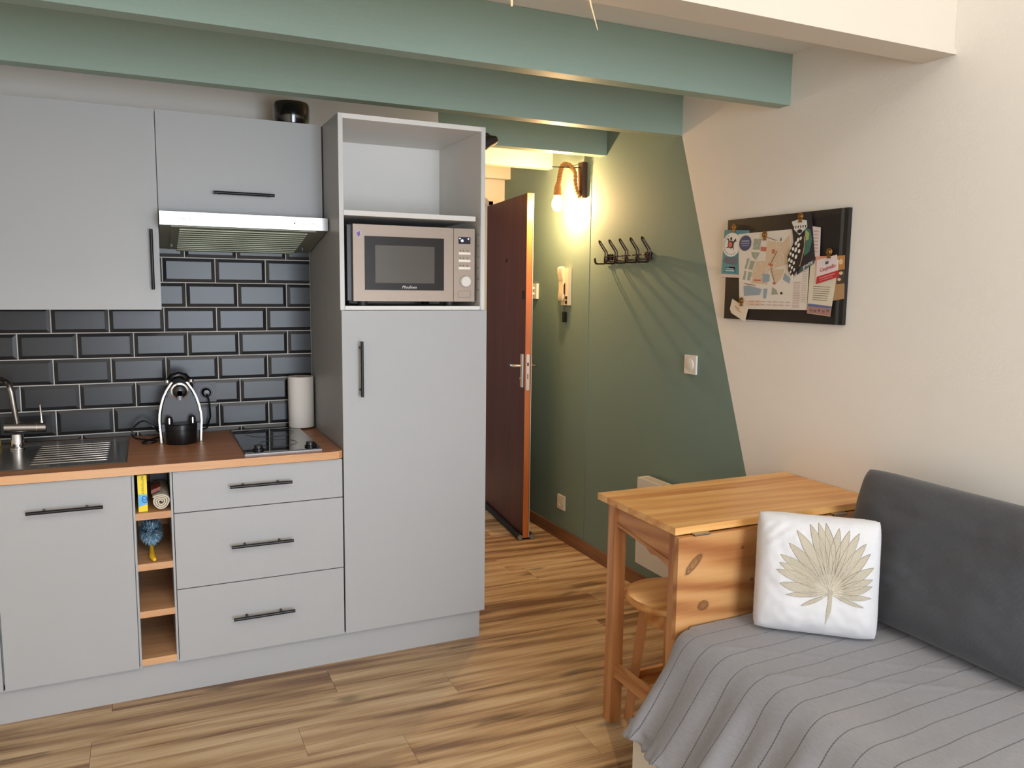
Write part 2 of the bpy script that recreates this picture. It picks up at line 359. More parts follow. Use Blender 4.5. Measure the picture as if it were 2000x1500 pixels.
# white edge beam with a small lower lip
bm = B((XL, XR-.0005, -1.318, -1.222, 2.236, 2.80)); bx(bm, XL, XR-.0005, -1.326, -1.214, 2.222, 2.238)
struct('trim_2', bm, mat('edge_beam_paint', (206, 196, 180), .6), label='white edge beam of the mezzanine above the day bed', bev=.003)
beam(3, -.647, -.585, 2.207, m_beam, 'green painted ceiling beam nearest the camera')
beam(4, .021, .085, 2.205, m_beam, 'green painted ceiling beam over the kitchen fronts')
beam(5, .668, .735, 2.208, [m_beam], 'short green beam end above the wall lamp', x0=.611)
beam(6, 1.282, 1.345, 2.217, m_cream, 'cream beam across the hall behind the wall lamp', x0=.611)
beam(7, 1.880, 1.94, 2.226, m_cream, 'cream beam just before the entrance wall', x0=.611)
struct('trim_8', B((XR-.003, XR-.0003, .817, 1.106, .075, 2.20)), m_green, label='flat green boxing on the right wall behind the wall lamp', bev=.002)
# window frames at the rear
for n, (x0, x1, z0, z1, nn) in enumerate(((WX0, WX1, 0.02, 2.35, 2), (WX0, WX1, 4.3, 5.6, 2)), 1):
    bb = [(x0, x0+.06, YR-.11, YR-.05, z0, z1), (x1-.06, x1, YR-.11, YR-.05, z0, z1), (x0, x1, YR-.11, YR-.05, z0, z0+.06), (x0, x1, YR-.11, YR-.05, z1-.06, z1),
          ((x0+x1)/2-.04, (x0+x1)/2+.04, YR-.11, YR-.05, z0, z1)]
    struct('window_%d' % n, B(*bb), m_white)
# floor and planks
fl = struct('floor', B((XL-.1, XR+.1, YR-.2, 3.3, -.03, -.004)), m_gap)
PW, PL = .185, 1.23
row = 0; y = -.0225-PW*28
offs = {0: -.08, 1: .335, 2: -.257, -1: -.84, 3: .06, 4: .62}
while y < 3.2:
    k = round((-.0225-PW-y)/PW)      # 0 is the row y -.2075..-.0225
    off = offs.get(k, None)
    if off is None: off = random.Random(k*31+5).uniform(0, PL)
    if y > .6 and y < .8: off = 1.05
    ya, yb = y, y+PW-.0012
    x = off-PL*math.ceil((off-XL)/PL)
    while x < XR:
        a, b_ = max(x, XL), min(x+PL-.0012, XR-.001)
        vis = (yb > -3.4)
        if b_-a > .03 and vis and not (ya > .63 and b_ < .6):
            bm = B((0, b_-a, 0, yb-ya, -.004, 0))
            o = add('plank', bm, m_floor, fl, bev=.0007, segs=1, smooth=0, local=True)
            o.location = (a, ya, 0)
        x += PL
    y += PW
struct('trim_9', B((XL, XR, YR, -.0225-PW*18, -.004, -.0005)), m_floor, label='oak floor behind the camera')
struct('baseboard_right', B((XR-.012, XR-.0003, -1.15, YH-.02, 0, .072)), m_base, bev=.003)

# ------------------------------------------------------------------ tiles
TP, TZ = .2067, .1035
add('grout', B((-1.80, -.001, .6100, .6215, .86, 1.80)), m_grout, wk, smooth=0)
zt = 1.518-TZ*6
tile_cache = {}
def tile_mesh(wd, ht, cutl, cutr, cutt, cutb):
    key = (round(wd, 4), round(ht, 4), cutl, cutr, cutt, cutb)
    if key in tile_cache: return tile_cache[key]
    e = .014; bm = bmesh.new()
    y0, y1, y2 = 0, -.005, -.0088
    il = 0 if cutl else e; ir = 0 if cutr else e; ib = 0 if cutb else e; it = 0 if cutt else e
    def ring(a, b_, c, d, y): return [bm.verts.new(p) for p in ((a, y, c), (b_, y, c), (b_, y, d), (a, y, d))]
    q = [ring(0, wd, 0, ht, y0), ring(0, wd, 0, ht, y1), ring(il, wd-ir, ib, ht-it, y2)]
    for a, b_ in ((0, 1), (1, 2)):
        for j in range(4): bm.faces.new((q[a][j], q[a][(j+1) % 4], q[b_][(j+1) % 4], q[b_][j]))
    bm.faces.new(q[2])
    bmesh.ops.recalc_face_normals(bm, faces=bm.faces)
    me = bpy.data.meshes.new('tile'); bm.to_mesh(me); bm.free(); me.materials.append(m_tile)
    tile_cache[key] = me; return me
for rw in range(-1, 9):
    za = 1.518+TZ*(rw-6); zb = za+TZ-.0036
    shift = -.104 if (rw % 2 == 1) else -.192
    if rw == -1: za0 = .876
    ca, cb = za < .876, zb > 1.79
    za2, zb2 = max(za, .8765), min(zb, 1.79)
    if zb2-za2 < .01: continue
    x = shift+TP
    while x > -1.85:
        a, b_ = x-TP+.0018, x-.0018
        cl, cr_ = False, b_ > -.002
        b2 = min(b_, -.002)
        # socket plate takes the place of the tile's end near x -.45
        if b2-a > .012:
            o = bpy.data.objects.new('tile', tile_mesh(b2-a, zb2-za2, cl, cr_, cb, ca)); o.location = (a, .6141, za2)
            o.rotation_euler = (rnd.uniform(-.004, .004), 0, 0)
            link(o, wk)
        x -= TP

# ================================================================== KITCHEN
def bar_handle(p0, p1, out, parent, posts=.22, rad=.006):
    """bar handle with two posts; out = direction off the front"""
    p0, p1, o_ = Vector(p0), Vector(p1), Vector(out)
    bm = bmesh.new(); tube(bm, [p0, p1], rad, 12)
    for t in (posts, 1-posts):
        q = p0.lerp(p1, t); tube(bm, [q, q-o_], rad*.85, 10)
    return add('handle', bm, m_black, parent)
PL_Z = .128
# plinth as one continuous board
tag(add('plinth', B((-1.80, .593, .034, .05, 0, .127), (.577, .593, .05, .60, 0, .127)), m_cab, bev=.001), 'long grey plinth board under the kitchen base units', 'plinth')
# base cabinet left part (two)
def base_cab(x0, x1, label, handle):
    c = thing('base_cabinet', label, 'cabinet', ((x0+x1)/2, .3, .128), group='grey base cabinets')
    add('carcass', B((x0, x0+.018, .019, .60, .128, .8445), (x1-.018, x1, .019, .60, .128, .8445), (x0, x1, .019, .60, .128, .146), (x0, x1, .59, .60, .128, .8445)), m_cab, c, smooth=0)
    d = add('door', B((x0+.002, x1-.002, 0, .018, PL_Z+.003, .842)), m_cab, c, bev=.0012)
    if handle: bar_handle((-1.065, -.032, .747), (-.836, -.032, .747), (0, -.032, 0), d)
    return c
base_cab(-1.161, -.745, 'grey base cabinet door with one horizontal black bar handle, under the sink drainer', True)
base_cab(-1.765, -1.163, 'grey base cabinet cut off at the left edge of the photo', False)
# open shelf unit
sh = thing('open_shelf_unit', 'narrow open shelf unit with four oak shelves between grey door and drawers', 'shelf', (-.68, .3, .128))
add('side_panel', B((-.7445, -.7375, .004, .60, .128, .8445)), m_cab, sh, bev=.0008)
add('side_panel', B((-.6215, -.6145, .004, .60, .128, .8445)), m_cab, sh, bev=.0008)
add('back_panel', B((-.7375, -.6215, .50, .51, .128, .8445)), m_shelf, sh, label='oak back panel')
for z0, z1 in ((.677, .702), (.491, .516), (.316, .340), (.136, .161)):
    add('shelf', B((-.7373, -.6217, .003, .50, z0, z1)), m_shelf, sh, bev=.001)
# drawer unit
dr = thing('drawer_unit', 'grey three-drawer base unit with black bar handles under the hob', 'cabinet', (-.308, .3, .128))
add('carcass', B((-.613, -.597, .019, .60, .128, .8445), (-.018, -.002, .019, .60, .128, .8445), (-.613, -.002, .019, .60, .128, .146), (-.613, -.002, .59, .60, .128, .8445), (-.6, -.01, .02, .04, .146, .84)), m_gap, dr, smooth=0)
for z0, z1, zh in ((.692, .842, .776), (.4075, .6885, .549), (.131, .404, .271)):
    d = add('drawer', B((-.612, -.0045, 0, .018, z0, z1)), m_cab, dr, bev=.0012)
    bar_handle((-.423, -.032, zh), (-.2, -.032, zh), (0, -.032, 0), d)
# worktop
wt = bmesh.new()
prism(wt, [(-1.235, -.016), (-.045, -.016), (-.018, -.010), (-.003, .004), (-.002, .019), (-.002, .6135), (-1.235, .6135)], 'z', .8465, .8760)
for q in ((-1.80, -1.60, -.016, .6135), (-1.60, -1.235, -.016, .14), (-1.60, -1.235, .48, .6135)): bx(wt, *q, .8465, .8760)
for fc in wt.faces: fc.material_index = 1 if abs(fc.normal.z) < .5 else 0
wt.normal_update()
for fc in wt.faces: fc.material_index = 1 if abs(fc.normal.z) < .5 else 0
tag(add('worktop', wt, [m_work, m_workedge], smooth=30), 'oak worktop running from the sink to the tall cabinet', 'worktop')
# tall cabinet
tc_ = thing('tall_cabinet', 'tall grey fridge cabinet with open white niches holding the microwave', 'cabinet', (.3, .3, .128))
X0, X1, YB, ZT = .002, .598, .6125, 2.151
add('side_panel', B((X0, X0+.016, .0205, YB, .128, ZT)), m_cab, tc_, bev=.0008, label='grey outer side panel')
add('side_panel', B((X1-.016, X1, .0205, YB, .128, ZT)), m_cab, tc_, bev=.0008)
add('niche_lining', B((X0+.0162, X0+.0175, .0215, .53, 1.433, 2.133), (X1-.0175, X1-.0162, .0215, .53, 1.433, 2.133), (X0+.0176, X1-.0176, .52, .53, 1.433, 2.133)), m_cabw, tc_, smooth=0, label='white inner lining of the niches')
add('top_panel', B((X0+.0165, X1-.0165, .020, YB, 2.133, ZT)), m_cabw, tc_, bev=.001)
add('shelf', B((X0+.018, X1-.040, .0205, .52, 1.777, 1.796)), m_cabw, tc_, bev=.001)
add('shelf', B((X0+.018, X1-.018, .0205, .52, 1.418, 1.4335)), m_cabw, tc_, bev=.001)
add('front_edge', B((X0-.0005, X0+.0165, .019, .0204, 1.418, ZT)), m_edge, tc_, smooth=0); add('front_edge', B((X1-.0165, X1+.0005, .019, .0204, 1.418, ZT)), m_edge, tc_, smooth=0)
add('back_panel', B((X0+.016, X1-.016, .596, .606, .128, ZT)), m_cab, tc_)
add('bottom_panel', B((X0+.016, X1-.016, .0205, .596, .128, .146)), m_cab, tc_)
for k in range(6): add('peg_hole', L([(0, 0), (.0028, 0), (.0028, .001), (0, .001)], (X1-.0185, .04, 1.50+.045*k), 10, RYN), m_dgrey, tc_)
td = add('door', B((.0015, .6015, 0, .018, .131, 1.4165)), m_cab, tc_, bev=.0012)
bar_handle((.071, -.032, 1.085), (.071, -.032, 1.30), (0, -.032, 0), td, posts=.12)
# upper cabinets
YU = .297
uc = thing('wall_cabinet', 'grey wall cabinet at the upper left with a vertical black handle', 'cabinet', (-.92, .45, 1.41), group='grey wall cabinets')
add('carcass', B((-1.2185, -.620, YU+.019, .6135, 1.414, 2.150)), m_cab, uc, smooth=0)
d = add('door', B((-1.2165, -.6195, YU, YU+.018, 1.412, 2.152)), m_cab, uc, bev=.0012)
bar_handle((-.646, YU-.03, 1.488), (-.646, YU-.03, 1.712), (0, -.03, 0), d, posts=.1)
uc3 = thing('wall_cabinet', 'grey wall cabinet cut off by the left edge of the photo', 'cabinet', (-1.52, .45, 1.41), group='grey wall cabinets')
add('carcass', B((-1.818, -1.2195, YU+.019, .6135, 1.414, 2.150)), m_cab, uc3, smooth=0)
add('door', B((-1.817, -1.2195, YU, YU+.018, 1.412, 2.152)), m_cab, uc3, bev=.0012)
uc2 = thing('wall_cabinet', 'short grey wall cabinet with a horizontal black handle above the hood', 'cabinet', (-.31, .45, 1.785), group='grey wall cabinets')
add('carcass', B((-.618, -.002, YU+.019, .6135, 1.792, 2.150)), m_cab, uc2, smooth=0)
d = add('door', B((-.6165, -.0035, YU, YU+.018, 1.775, 2.152)), m_cab, uc2, bev=.0012)
bar_handle((-.422, YU-.03, 1.860), (-.196, YU-.03, 1.860), (0, -.03, 0), d, posts=.1)
# extractor hood
ho = thing('extractor_hood', 'slim stainless cooker hood with a grey filter above the black tiles', 'hood', (-.31, .4, 1.66))
HX0, HX1, HY = -.6175, -.0035, .196
add('body', PR([(HY+.012, 1.729), (.60, 1.655), (.60, 1.79), (YU+.02, 1.79), (YU-.003, 1.774), (HY+.012, 1.774)], 'x', HX0+.001, HX1-.001), m_hoodg, ho, bev=.002)
fs = add('front_strip', B((HX0, HX1, HY, HY+.0125, 1.726, 1.775)), m_steel, ho, bev=.002, label='brushed steel control strip')
text('lettering', 'cata', .017, m_dgrey, fs, (HX0+.078, HY, 1.750), (1, 0, 0), (0, 0, 1))
text('lettering', 'C', .019, m_dgrey, fs, (HX0+.107, HY, 1.751), (1, 0, 0), (0, 0, 1))
bb = bmesh.new()
for k in range(6):
    c = (HX1-.130+.0145*k, HY, 1.751); rr = .0036
    if k == 0: lathe(bb, [(0, 0), (rr*.9, 0), (rr*.9, .002), (0, .002)], c, 14, RX)
    else: tube(bb, [(c[0]+rr*math.cos(a*PI/6), HY-.0006, c[2]+rr*math.sin(a*PI/6)) for a in range(12)], .0006, 6, closed=True)
add('button', bb, m_dgrey, fs)
def hz(y_): return 1.729+(y_-(HY+.012))*(1.655-1.729)/(.60-HY-.012)
def slab(x0, x1, y0, y1, t, dz=0):
    return [(x0, x1)], [(y0, hz(y0)-t+dz), (y1, hz(y1)-t+dz), (y1, hz(y1)+dz), (y0, hz(y0)+dz)]
add('rim', PR([(y_, hz(y_)-.004*s) for y_, s in ((HY+.03, 1), (.585, 1))]+[(.585, hz(.585)-.0001), (HY+.03, hz(HY+.03)-.0001)], 'x', HX0+.04, HX1-.04), m_hoodg, ho, bev=.0015)
sl = bmesh.new()
for k in range(15):
    y0 = HY+.06+.033*k
    prism(sl, [(y0, hz(y0)-.0075), (y0+.020, hz(y0+.02)-.0075), (y0+.020, hz(y0+.02)-.0035), (y0, hz(y0)-.0035)], 'x', HX0+.07, HX1-.07)
fo = add('filter_slat', sl, mat('filter_slat_metal', (140, 142, 120), .4, .3), ho); fo['kind'] = 'stuff'
pg = bmesh.new()
for xx in (HX0+.045, HX1-.05): add('filter_catch', B((xx, xx+.006, .50, .51, hz(.505)-.014, hz(.505)-.003)), m_dgrey, ho)
# hob
hb = thing('hob', 'black glass two-ring hob set into the worktop by the tall cabinet', 'hob', (-.215, .32, .876))
add('steel_rim', B((-.360, -.074, .036, .580, .8761, .8795)), m_steel, hb, bev=.001)
hg = add('glass_plate', B((-.358, -.076, .038, .578, .8796, .8835)), m_glass, hb, bev=.001)
rg = bmesh.new()
for cx_, cy_, rr in ((-.215, .44, .10), (-.215, .20, .075)):
    for q in (rr, rr*.93): tube(rg, [(cx_+q*math.cos(a*PI/24), cy_+q*math.sin(a*PI/24), .8836) for a in range(48)], .0006, 4, closed=True)
add('ring_mark', rg, mat('ring_print', (70, 72, 78), .3), hg)
for kx in (-.285, -.135) if False else (-.325, -.11):
    add('knob', L([(0, 0), (.021, 0), (.021, .006), (.016, .008), (.0155, .018), (.014, .020), (0, .020)], (kx if kx > -.3 else -.305, .085, .8836), 24), m_blackp, hb)
# kitchen roll
kr = thing('kitchen_roll', 'white kitchen paper roll standing in the corner behind the hob', 'paper roll', (-.060, .553, .8836))
add('paper', L([(.019, .0), (.0535, .0), (.055, .003), (.0555, .222), (.054, .225), (.019, .225), (.019, .0)], (0, 0, .001), 40), m_roll, kr, local=True, smooth=50)
add('core', L([(.017, 0), (.0188, 0), (.0188, .2245), (.017, .2245), (.017, 0)], (0, 0, .001), 24), mat('cardboard', (176, 142, 104), .9), kr, local=True)
# sink
sk = thing('sink', 'stainless steel sink with ridged drainer set in the worktop', 'sink', (-1.1, .32, .876))
bm = bmesh.new()
sx0, sx1, sy0, sy1 = -1.70, -.757, .062, .575
bx0, bx1, by0, by1 = -1.62, -1.215, .12, .50
zr = .8785
def ringf(a, b_):  # frame quads between outer and inner rect
    for j in range(4): bm.faces.new((a[j], a[(j+1) % 4], b_[(j+1) % 4], b_[j]))
def rect(x0, x1, y0, y1, z): return [bm.verts.new(p) for p in ((x0, y0, z), (x1, y0, z), (x1, y1, z), (x0, y1, z))]
o0 = rect(sx0, sx1, sy0, sy1, .8762); o1 = rect(sx0+.003, sx1-.003, sy0+.003, sy1-.003, zr+.0015)
o2 = rect(sx0+.014, sx1-.014, sy0+.014, sy1-.014, zr)
ringf(o0, o1); ringf(o1, o2)
# deck with bowl rim
i0 = rect(bx0, bx1, by0, by1, zr); i1 = rect(bx0+.022, bx1-.022, by0+.022, by1-.022, .8765); i2 = rect(bx0+.03, bx1-.03, by0+.03, by1-.03, .730)
ringf(o2, i0); ringf(i0, i1); ringf(i1, i2); bm.faces.new(i2)
add('deck', bm, m_steel, sk, smooth=0)
add('drain', L([(0, 0), (.036, 0), (.042, .002), (.040, .003), (.03, .001), (0, .001)], ((bx0+bx1)/2, .31, .7302), 28), m_chrome, sk)
rb = bmesh.new()
for k in range(9):
    yy = .135+.043*k
    tube(rb, [(-1.075, yy, zr-.0034), (-1.055, yy, zr-.0006), (-.83, yy, zr-.0006), (-.815, yy, zr-.0034)], .0030, 8)
drr = add('drainer_ridge', rb, m_steel, sk); drr['kind'] = 'stuff'
# tap
tp = thing('tap', 'chrome mixer tap with a horizontal body and tall bent spout', 'tap', (-1.137, .46, .879))
bm = bmesh.new(); lathe(bm, [(0, 0), (.026, 0), (.026, .006), (.0215, .010), (.0205, .055), (.019, .058), (0, .06)], (-1.137, .46, .8792), 28)
add('base', bm, m_chrome, tp)
bm = bmesh.new()
zc = .9625
tube(bm, [(-1.178, .452, zc+.002), (-1.176, .452, zc+.002), (-1.040, .452, zc-.004), (-1.038, .452, zc-.004)], [.016, .0195, .0195, .017], 24)
bd = add('body', bm, m_steel, tp)
add('collar', T([(-1.072, .452, zc-.003), (-1.069, .452, zc-.003)], .0203, 24), m_chrome, bd)
add('lever', T([(-1.052, .452, zc+.012), (-1.053, .45, zc+.030), (-1.055, .446, zc+.085)], [.008, .0035, .0042], 12), m_chrome, bd)
pts = [(-1.134, .452, zc+.015), (-1.136, .450, zc+.03), (-1.145, .442, 1.10)]
for k in range(9):
    a = k/8*1.75; pts.append((-1.145-.0-.030*(1-math.cos(a))-.004, .442-.045*(1-math.cos(a)), 1.115+.040*math.sin(a)))
add('spout', T(pts, .0105, 16), m_steel, tp)
tag(add('sponge', B((-1.315, -1.205, .50, .56, .880, .908)), mat('yellow_sponge', (232, 206, 70), .95, bump=1, bscale=300), bev=.008, segs=3), 'yellow sponge on the sink edge at the left of the photo', 'sponge')
# socket in tiles
so = thing('wall_socket', 'dark square wall socket in the tiles behind the coffee machine', 'socket', (-.452, .603, 1.050))
add('plate', B((-.495, -.411, .5975, .6045, 1.008, 1.093)), m_dgrey, so, bev=.002)
add('socket_ring', L([(.030, 0), (.030, .002), (.0265, .002), (.024, -.001), (.0, -.001)], (-.452, .5975, 1.050), 32, RX), m_blackp, so)
pg_ = thing('power_plug', 'black plug and cable of the coffee machine in the tile socket', 'cable', (-.452, .59, 1.05))
add('plug', L([(0, 0), (.019, 0), (.019, .02), (.012, .03), (0, .031)], (-.452, .5965, 1.050), 20, RX), m_blackp, pg_)
pts = []
for t in range(25):
    s = t/24; p = [Vector((-.452, .565, 1.045)), Vector((-.444, .555, 1.02)), Vector((-.44, .56, .95)), Vector((-.455, .57, .90)), Vector((-.50, .58, .884))]
    n_ = len(p)-1; x = s*n_; i = min(int(x), n_-1); pts.append(p[i].lerp(p[i+1], x-i))
add('cable', T(pts, .0038, 8), m_blackp, pg_)
# coffee machine
cm = thing('coffee_machine', 'dark grey and black capsule coffee machine with chrome arch rails', 'coffee machine', (-.564, .45, .876))
CX, CF = -.564, .405
def arch(w_, zt_, n=18, z0=.8775, pw=2.2):
    pts = []
    for k in range(n+1):
        t = -1+2*k/n
        pts.append((math.copysign(abs(t)**.8, t)*w_, z0+(zt_-z0)*(1-abs(t)**pw)))
    return pts
def archshape(w_, zt_, z0=.8775, n=24):
    # side rails run up, bulging slightly, and close to a narrow round crown
    prof = [(0.90, 0), (.955, .12), (1.0, .34), (.98, .46), (.90, .60), (.78, .73), (.62, .84), (.46, .92), (.30, .97), (.12, .995)]
    R = [(w_*a, z0+(zt_-z0)*b_) for a, b_ in prof]
    return [(CX+x, z) for x, z in R]+[(CX-x, z) for x, z in R[::-1]]
body = bmesh.new(); prism(body, archshape(.070, 1.118), 'y', CF+.004, .575)
add('body', body, m_dgrey, cm, bev=.003, smooth=50)
for sgn in (-1, 1):
    prof = [(1.0, 0), (1.02, .14), (1.06, .34), (1.04, .46), (.955, .60), (.83, .73), (.665, .84), (.50, .92), (.40, .965)]
    bm = bmesh.new()
    R = [(CX+sgn*.0775*a, .8770+(1.128-.877)*b_) for a, b_ in prof]
    inn = [(x-sgn*.007, z) for x, z in R]
    prism(bm, R+inn[::-1], 'y', CF-.008, CF+.035)
    add('rail', bm, m_alu, cm, bev=.0015, label='pale metal arch rail')
fp = add('front_panel', PR([(x, z) for x, z in archshape(.066, 1.112) if z > 1.0]+[(CX-.05, 1.035), (CX, 1.028), (CX+.05, 1.035)][::1] if False else [(x, z) for x, z in archshape(.066, 1.112) if z > 1.03], 'y', CF-.003, CF+.005), m_dgrey, cm, bev=.001)
add('dial_ring', L([(.026, 0), (.033, .001), (.033, .005), (.027, .007), (.025, .004), (.025, 0)], (CX, CF-.003, 1.083), 36, RX), m_chrome, fp)
kb = bmesh.new(); lathe(kb, [(0, 0), (.024, 0), (.024, .010), (.019, .014), (0, .014)], (CX, CF-.003, 1.083), 28, RX)
bx(kb, CX-.009, CX+.009, CF-.017, CF-.006, 1.048, 1.085)
add('dial', kb, m_blackp, fp, bev=.0015)
add('dial_mark', B((CX-.0013, CX+.0013, CF-.0188, CF-.0172, 1.049, 1.066)), m_plast, fp)
for sx_ in (-.043, .043): add('screw', L([(0, 0), (.005, 0), (.004, .002), (0, .002)], (CX+sx_, CF-.003, 1.058), 14, RX), m_blackp, fp)
add('lever', T([(CX-.035, CF+.05, 1.122), (CX-.025, CF+.06, 1.136), (CX, CF+.062, 1.142), (CX+.025, CF+.06, 1.136), (CX+.035, CF+.05, 1.122)], .013, 14), m_blackp, cm)
add('hinge_cap', L([(0, 0), (.011, 0), (.011, .010), (0, .011)], (CX-.044, CF+.0, 1.119), 16), m_steel, cm)
add('hinge_cap', L([(0, 0), (.011, 0), (.011, .010), (0, .011)], (CX+.044, CF+.0, 1.119), 16), m_steel, cm)
add('drip_tray', L([(0, 0), (.060, 0), (.0615, .003), (.0615, .052), (.0595, .054), (.0595, .058), (.0615, .060), (.0615, .078), (.058, .081), (0, .081)], (CX, CF-.018, .8768), 40), m_blackp, cm)
add('drip_collar', B((CX-.071, CX+.071, CF-.03, CF+.03, .925, .955)), m_blackp, cm, bev=.010, segs=4)
for sx_ in (-.043, .043):
    n_ = add('coffee_nozzle', L([(.021, 0), (.021, .002), (.0135, .003), (.0135, .018), (.011, .026), (.006, .030), (0, .031)], (CX+sx_, CF-.033, .9565), 22), m_blackp, cm)
    add('nozzle_trim', B((CX+sx_-.002, CX+sx_+.002, CF-.0485, CF-.045, .958, .982)), m_chrome, n_)
pts = []
loop = [(-.50-.145, .50, .905), (-.665, .49, .93), (-.70, .50, .955), (-.735, .52, .93), (-.745, .52, .90), (-.73, .50, .884), (-.68, .46, .882), (-.655, .43, .8815), (-.675, .39, .8815), (-.705, .40, .8815), (-.70, .44, .8815), (-.66, .47, .885), (-.63, .50, .887)]
P_ = [Vector(p) for p in loop]
for i in range(len(P_)-1):
    a, b_, c_, d_ = P_[max(i-1, 0)], P_[i], P_[i+1], P_[min(i+2, len(P_)-1)]
    for k in range(5):
        t = k/5; pts.append(.5*((2*b_)+(c_-a)*t+(2*a-5*b_+4*c_-d_)*t*t+(3*b_-a-3*c_+d_)*t**3))
add('cable', T(pts, .0036, 8), m_blackp, cm)
# microwave
mw = thing('microwave', 'stainless microwave oven with a dark window in the tall cabinet niche', 'microwave', (.32, .27, 1.434))
MX0, MX1, MY, MZ0, MZ1 = .060, .566, .048, 1.452, 1.748
add('casing', B((MX0-.018, MX1-.002, MY+.022, .48, MZ0+.002, MZ1-.002)), m_blackp, mw, bev=.003)
for xx in (MX0+.05, MX1-.09):
    add('foot', L([(0, 0), (.018, 0), (.02, .017), (0, .019)], (xx, MY+.06, 1.4340), 16), m_dgrey, mw)
    add('foot', L([(0, 0), (.018, 0), (.02, .017), (0, .019)], (xx, .42, 1.4340), 16), m_dgrey, mw)
XS = MX1-.093
mdoor = add('door', B((MX0, XS-.001, MY, MY+.022, MZ0, MZ1)), m_steelw, mw, bev=.003, label='warm brushed steel door')
add('window_frame', B((MX0+.045, XS-.042, MY-.0025, MY+.001, MZ0+.044, MZ1-.044)), m_ovenframe, mdoor, bev=.0012)
add('window_mesh', B((MX0+.086, XS-.083, MY-.0040, MY-.0026, MZ0+.072, MZ1-.078)), m_ovenglass, mdoor)
text('lettering', 'Moulinex', .0165, m_plast, mdoor, ((MX0+XS)/2+.018, MY-.0027, MZ0+.056), (1, 0, 0), (0, 0, 1), shear=.3)
bm = bmesh.new(); prism(bm, [(MX0+.010, MZ1-.030), (MX0+.020, MZ1-.020), (MX0+.030, MZ1-.022), (MX0+.034, MZ1-.034), (MX0+.026, MZ1-.052), (MX0+.020, MZ1-.056), (MX0+.014, MZ1-.044)], 'y', MY-.0008, MY-.0001)
st_ = add('sticker', bm, mat('lilac_sticker', (196, 176, 190), .4), mdoor)
bm = bmesh.new(); prism(bm, [(MX0+.014, MZ1-.034), (MX0+.026, MZ1-.026), (MX0+.029, MZ1-.040), (MX0+.021, MZ1-.050)], 'y', MY-.0014, MY-.0009)
add('sticker_print', bm, mat('purple_print', (112, 78, 150), .4), st_)
mpn_ = add('control_panel', B((XS+.001, MX1, MY, MY+.022, MZ0, MZ1)), m_steelw, mw, bev=.003)
PCX = (XS+MX1)/2+.001
dsp = add('display', B((PCX-.026, PCX+.026, MY-.0012, MY+.001, MZ1-.062, MZ1-.034)), mat('display_glass', (22, 24, 44), .1), mpn_)
m_led = mat('blue_white_led', (190, 205, 255), .3, emit=2.0)
bm = bmesh.new()
for (a, b_, rr) in ((-.010, -.0, .0055), (-.020, .009, .003), (.017, .008, .003)):
    lathe(bm, [(0, 0), (rr, 0), (rr, .0005), (0, .0005)], (PCX+a, MY-.0013, MZ1-.049+b_), 12, RX)
add('display_digit', bm, m_led, dsp)
for k in range(3):
    zb = MZ1-.100-.030*k
    bt = add('button', B((PCX-.026, PCX+.026, MY-.003, MY+.001, zb-.0045, zb+.0045)), m_alu, mpn_, bev=.001)
    bm = bmesh.new()
    for q in (-.018, -.004, .013): bx(bm, PCX+q-.002, PCX+q+.002, MY-.0003, MY, zb+.008, zb+.013)
    add('symbol', bm, m_dgrey, mpn_)
kn = L([(0, 0), (.0235, 0), (.0225, .016), (.020, .019), (0, .019)], (PCX+.002, MY, MZ0+.082), 32, RX)
add('knob', kn, m_plast, mpn_, label='silvery white timer knob')
bm = bmesh.new(); zb = MZ0+.030; xa, xb, h_ = PCX-.028, PCX+.028, .014
for q in ((xa, xb, zb-h_, zb-h_+.001), (xa, xb, zb+h_-.001, zb+h_), (xa, xa+.001, zb-h_, zb+h_), (xb-.001, xb, zb-h_, zb+h_)): bx(bm, q[0], q[1], MY-.0003, MY+.001, q[2], q[3])
add('door_release_outline', bm, m_dgrey, mpn_)
# speaker on the wall cabinets
sp_ = thing('round_speaker', 'glossy black round speaker standing on top of the wall cabinets', 'speaker', (-.105, .385, 2.152))
add('body', L([(0, 0), (.058, 0), (.066, .006), (.071, .03), (.072, .075), (.069, .088), (.066, .091), (0, .091)], (0, 0, .0005), 40), mat('glossy_black', (10, 9, 9), .12, coat=.6), sp_, local=True)
add('top_disc', L([(0, 0), (.058, 0), (.056, .002), (0, .002)], (0, 0, .0917), 36), m_blackp, sp_, local=True)

# items in the open shelf
bxi = thing('cleaning_cloth_box', 'yellow and blue upright packet on the top open shelf', 'box', (-.709, .10, .702))
add('box', B((-.727, -.697, .02, .19, .703, .835)), mat('yellow_card', (244, 214, 20), .4), bxi, bev=.001)
add('blue_print', PR([(-.7265, .722), (-.6975, .730), (-.6975, .765), (-.7265, .767)], 'y', .0188, .0199), mat('light_blue_print', (96, 180, 226), .4), bxi)
em = bmesh.new(); tube(em, [(-.706+.0085*math.cos(a*PI/8), .0183, .748+.012*math.sin(a*PI/8)) for a in range(16)], .0013, 6, closed=True)
tube(em, [(-.712, .0183, .75), (-.706, .0183, .744), (-.700, .0183, .752)], .0013, 6)
add('round_emblem', em, mat('deep_blue_print', (28, 90, 190), .4), bxi)
text('lettering', 'NETTOYANT', .011, mat('dark_print', (90, 90, 30), .5), bxi, (-.7115, .0198, .80), (0, 0, -1), (1, 0, 0))
bot = thing('dark_bottle', 'dark green bottle behind the yellow packet on the top open shelf', 'bottle', (-.722, .27, .702))
add('glass', L([(0, 0), (.013, 0), (.014, .004), (.014, .085), (.006, .105), (.006, .125), (0, .125)], (0, 0, .001), 20), mat('dark_green_glass', (30, 52, 50), .1), bot, local=True)
add('cap', L([(.0065, .118), (.0072, .118), (.0072, .135), (0, .135)], (0, 0, .001), 16), m_plast, bot, local=True)
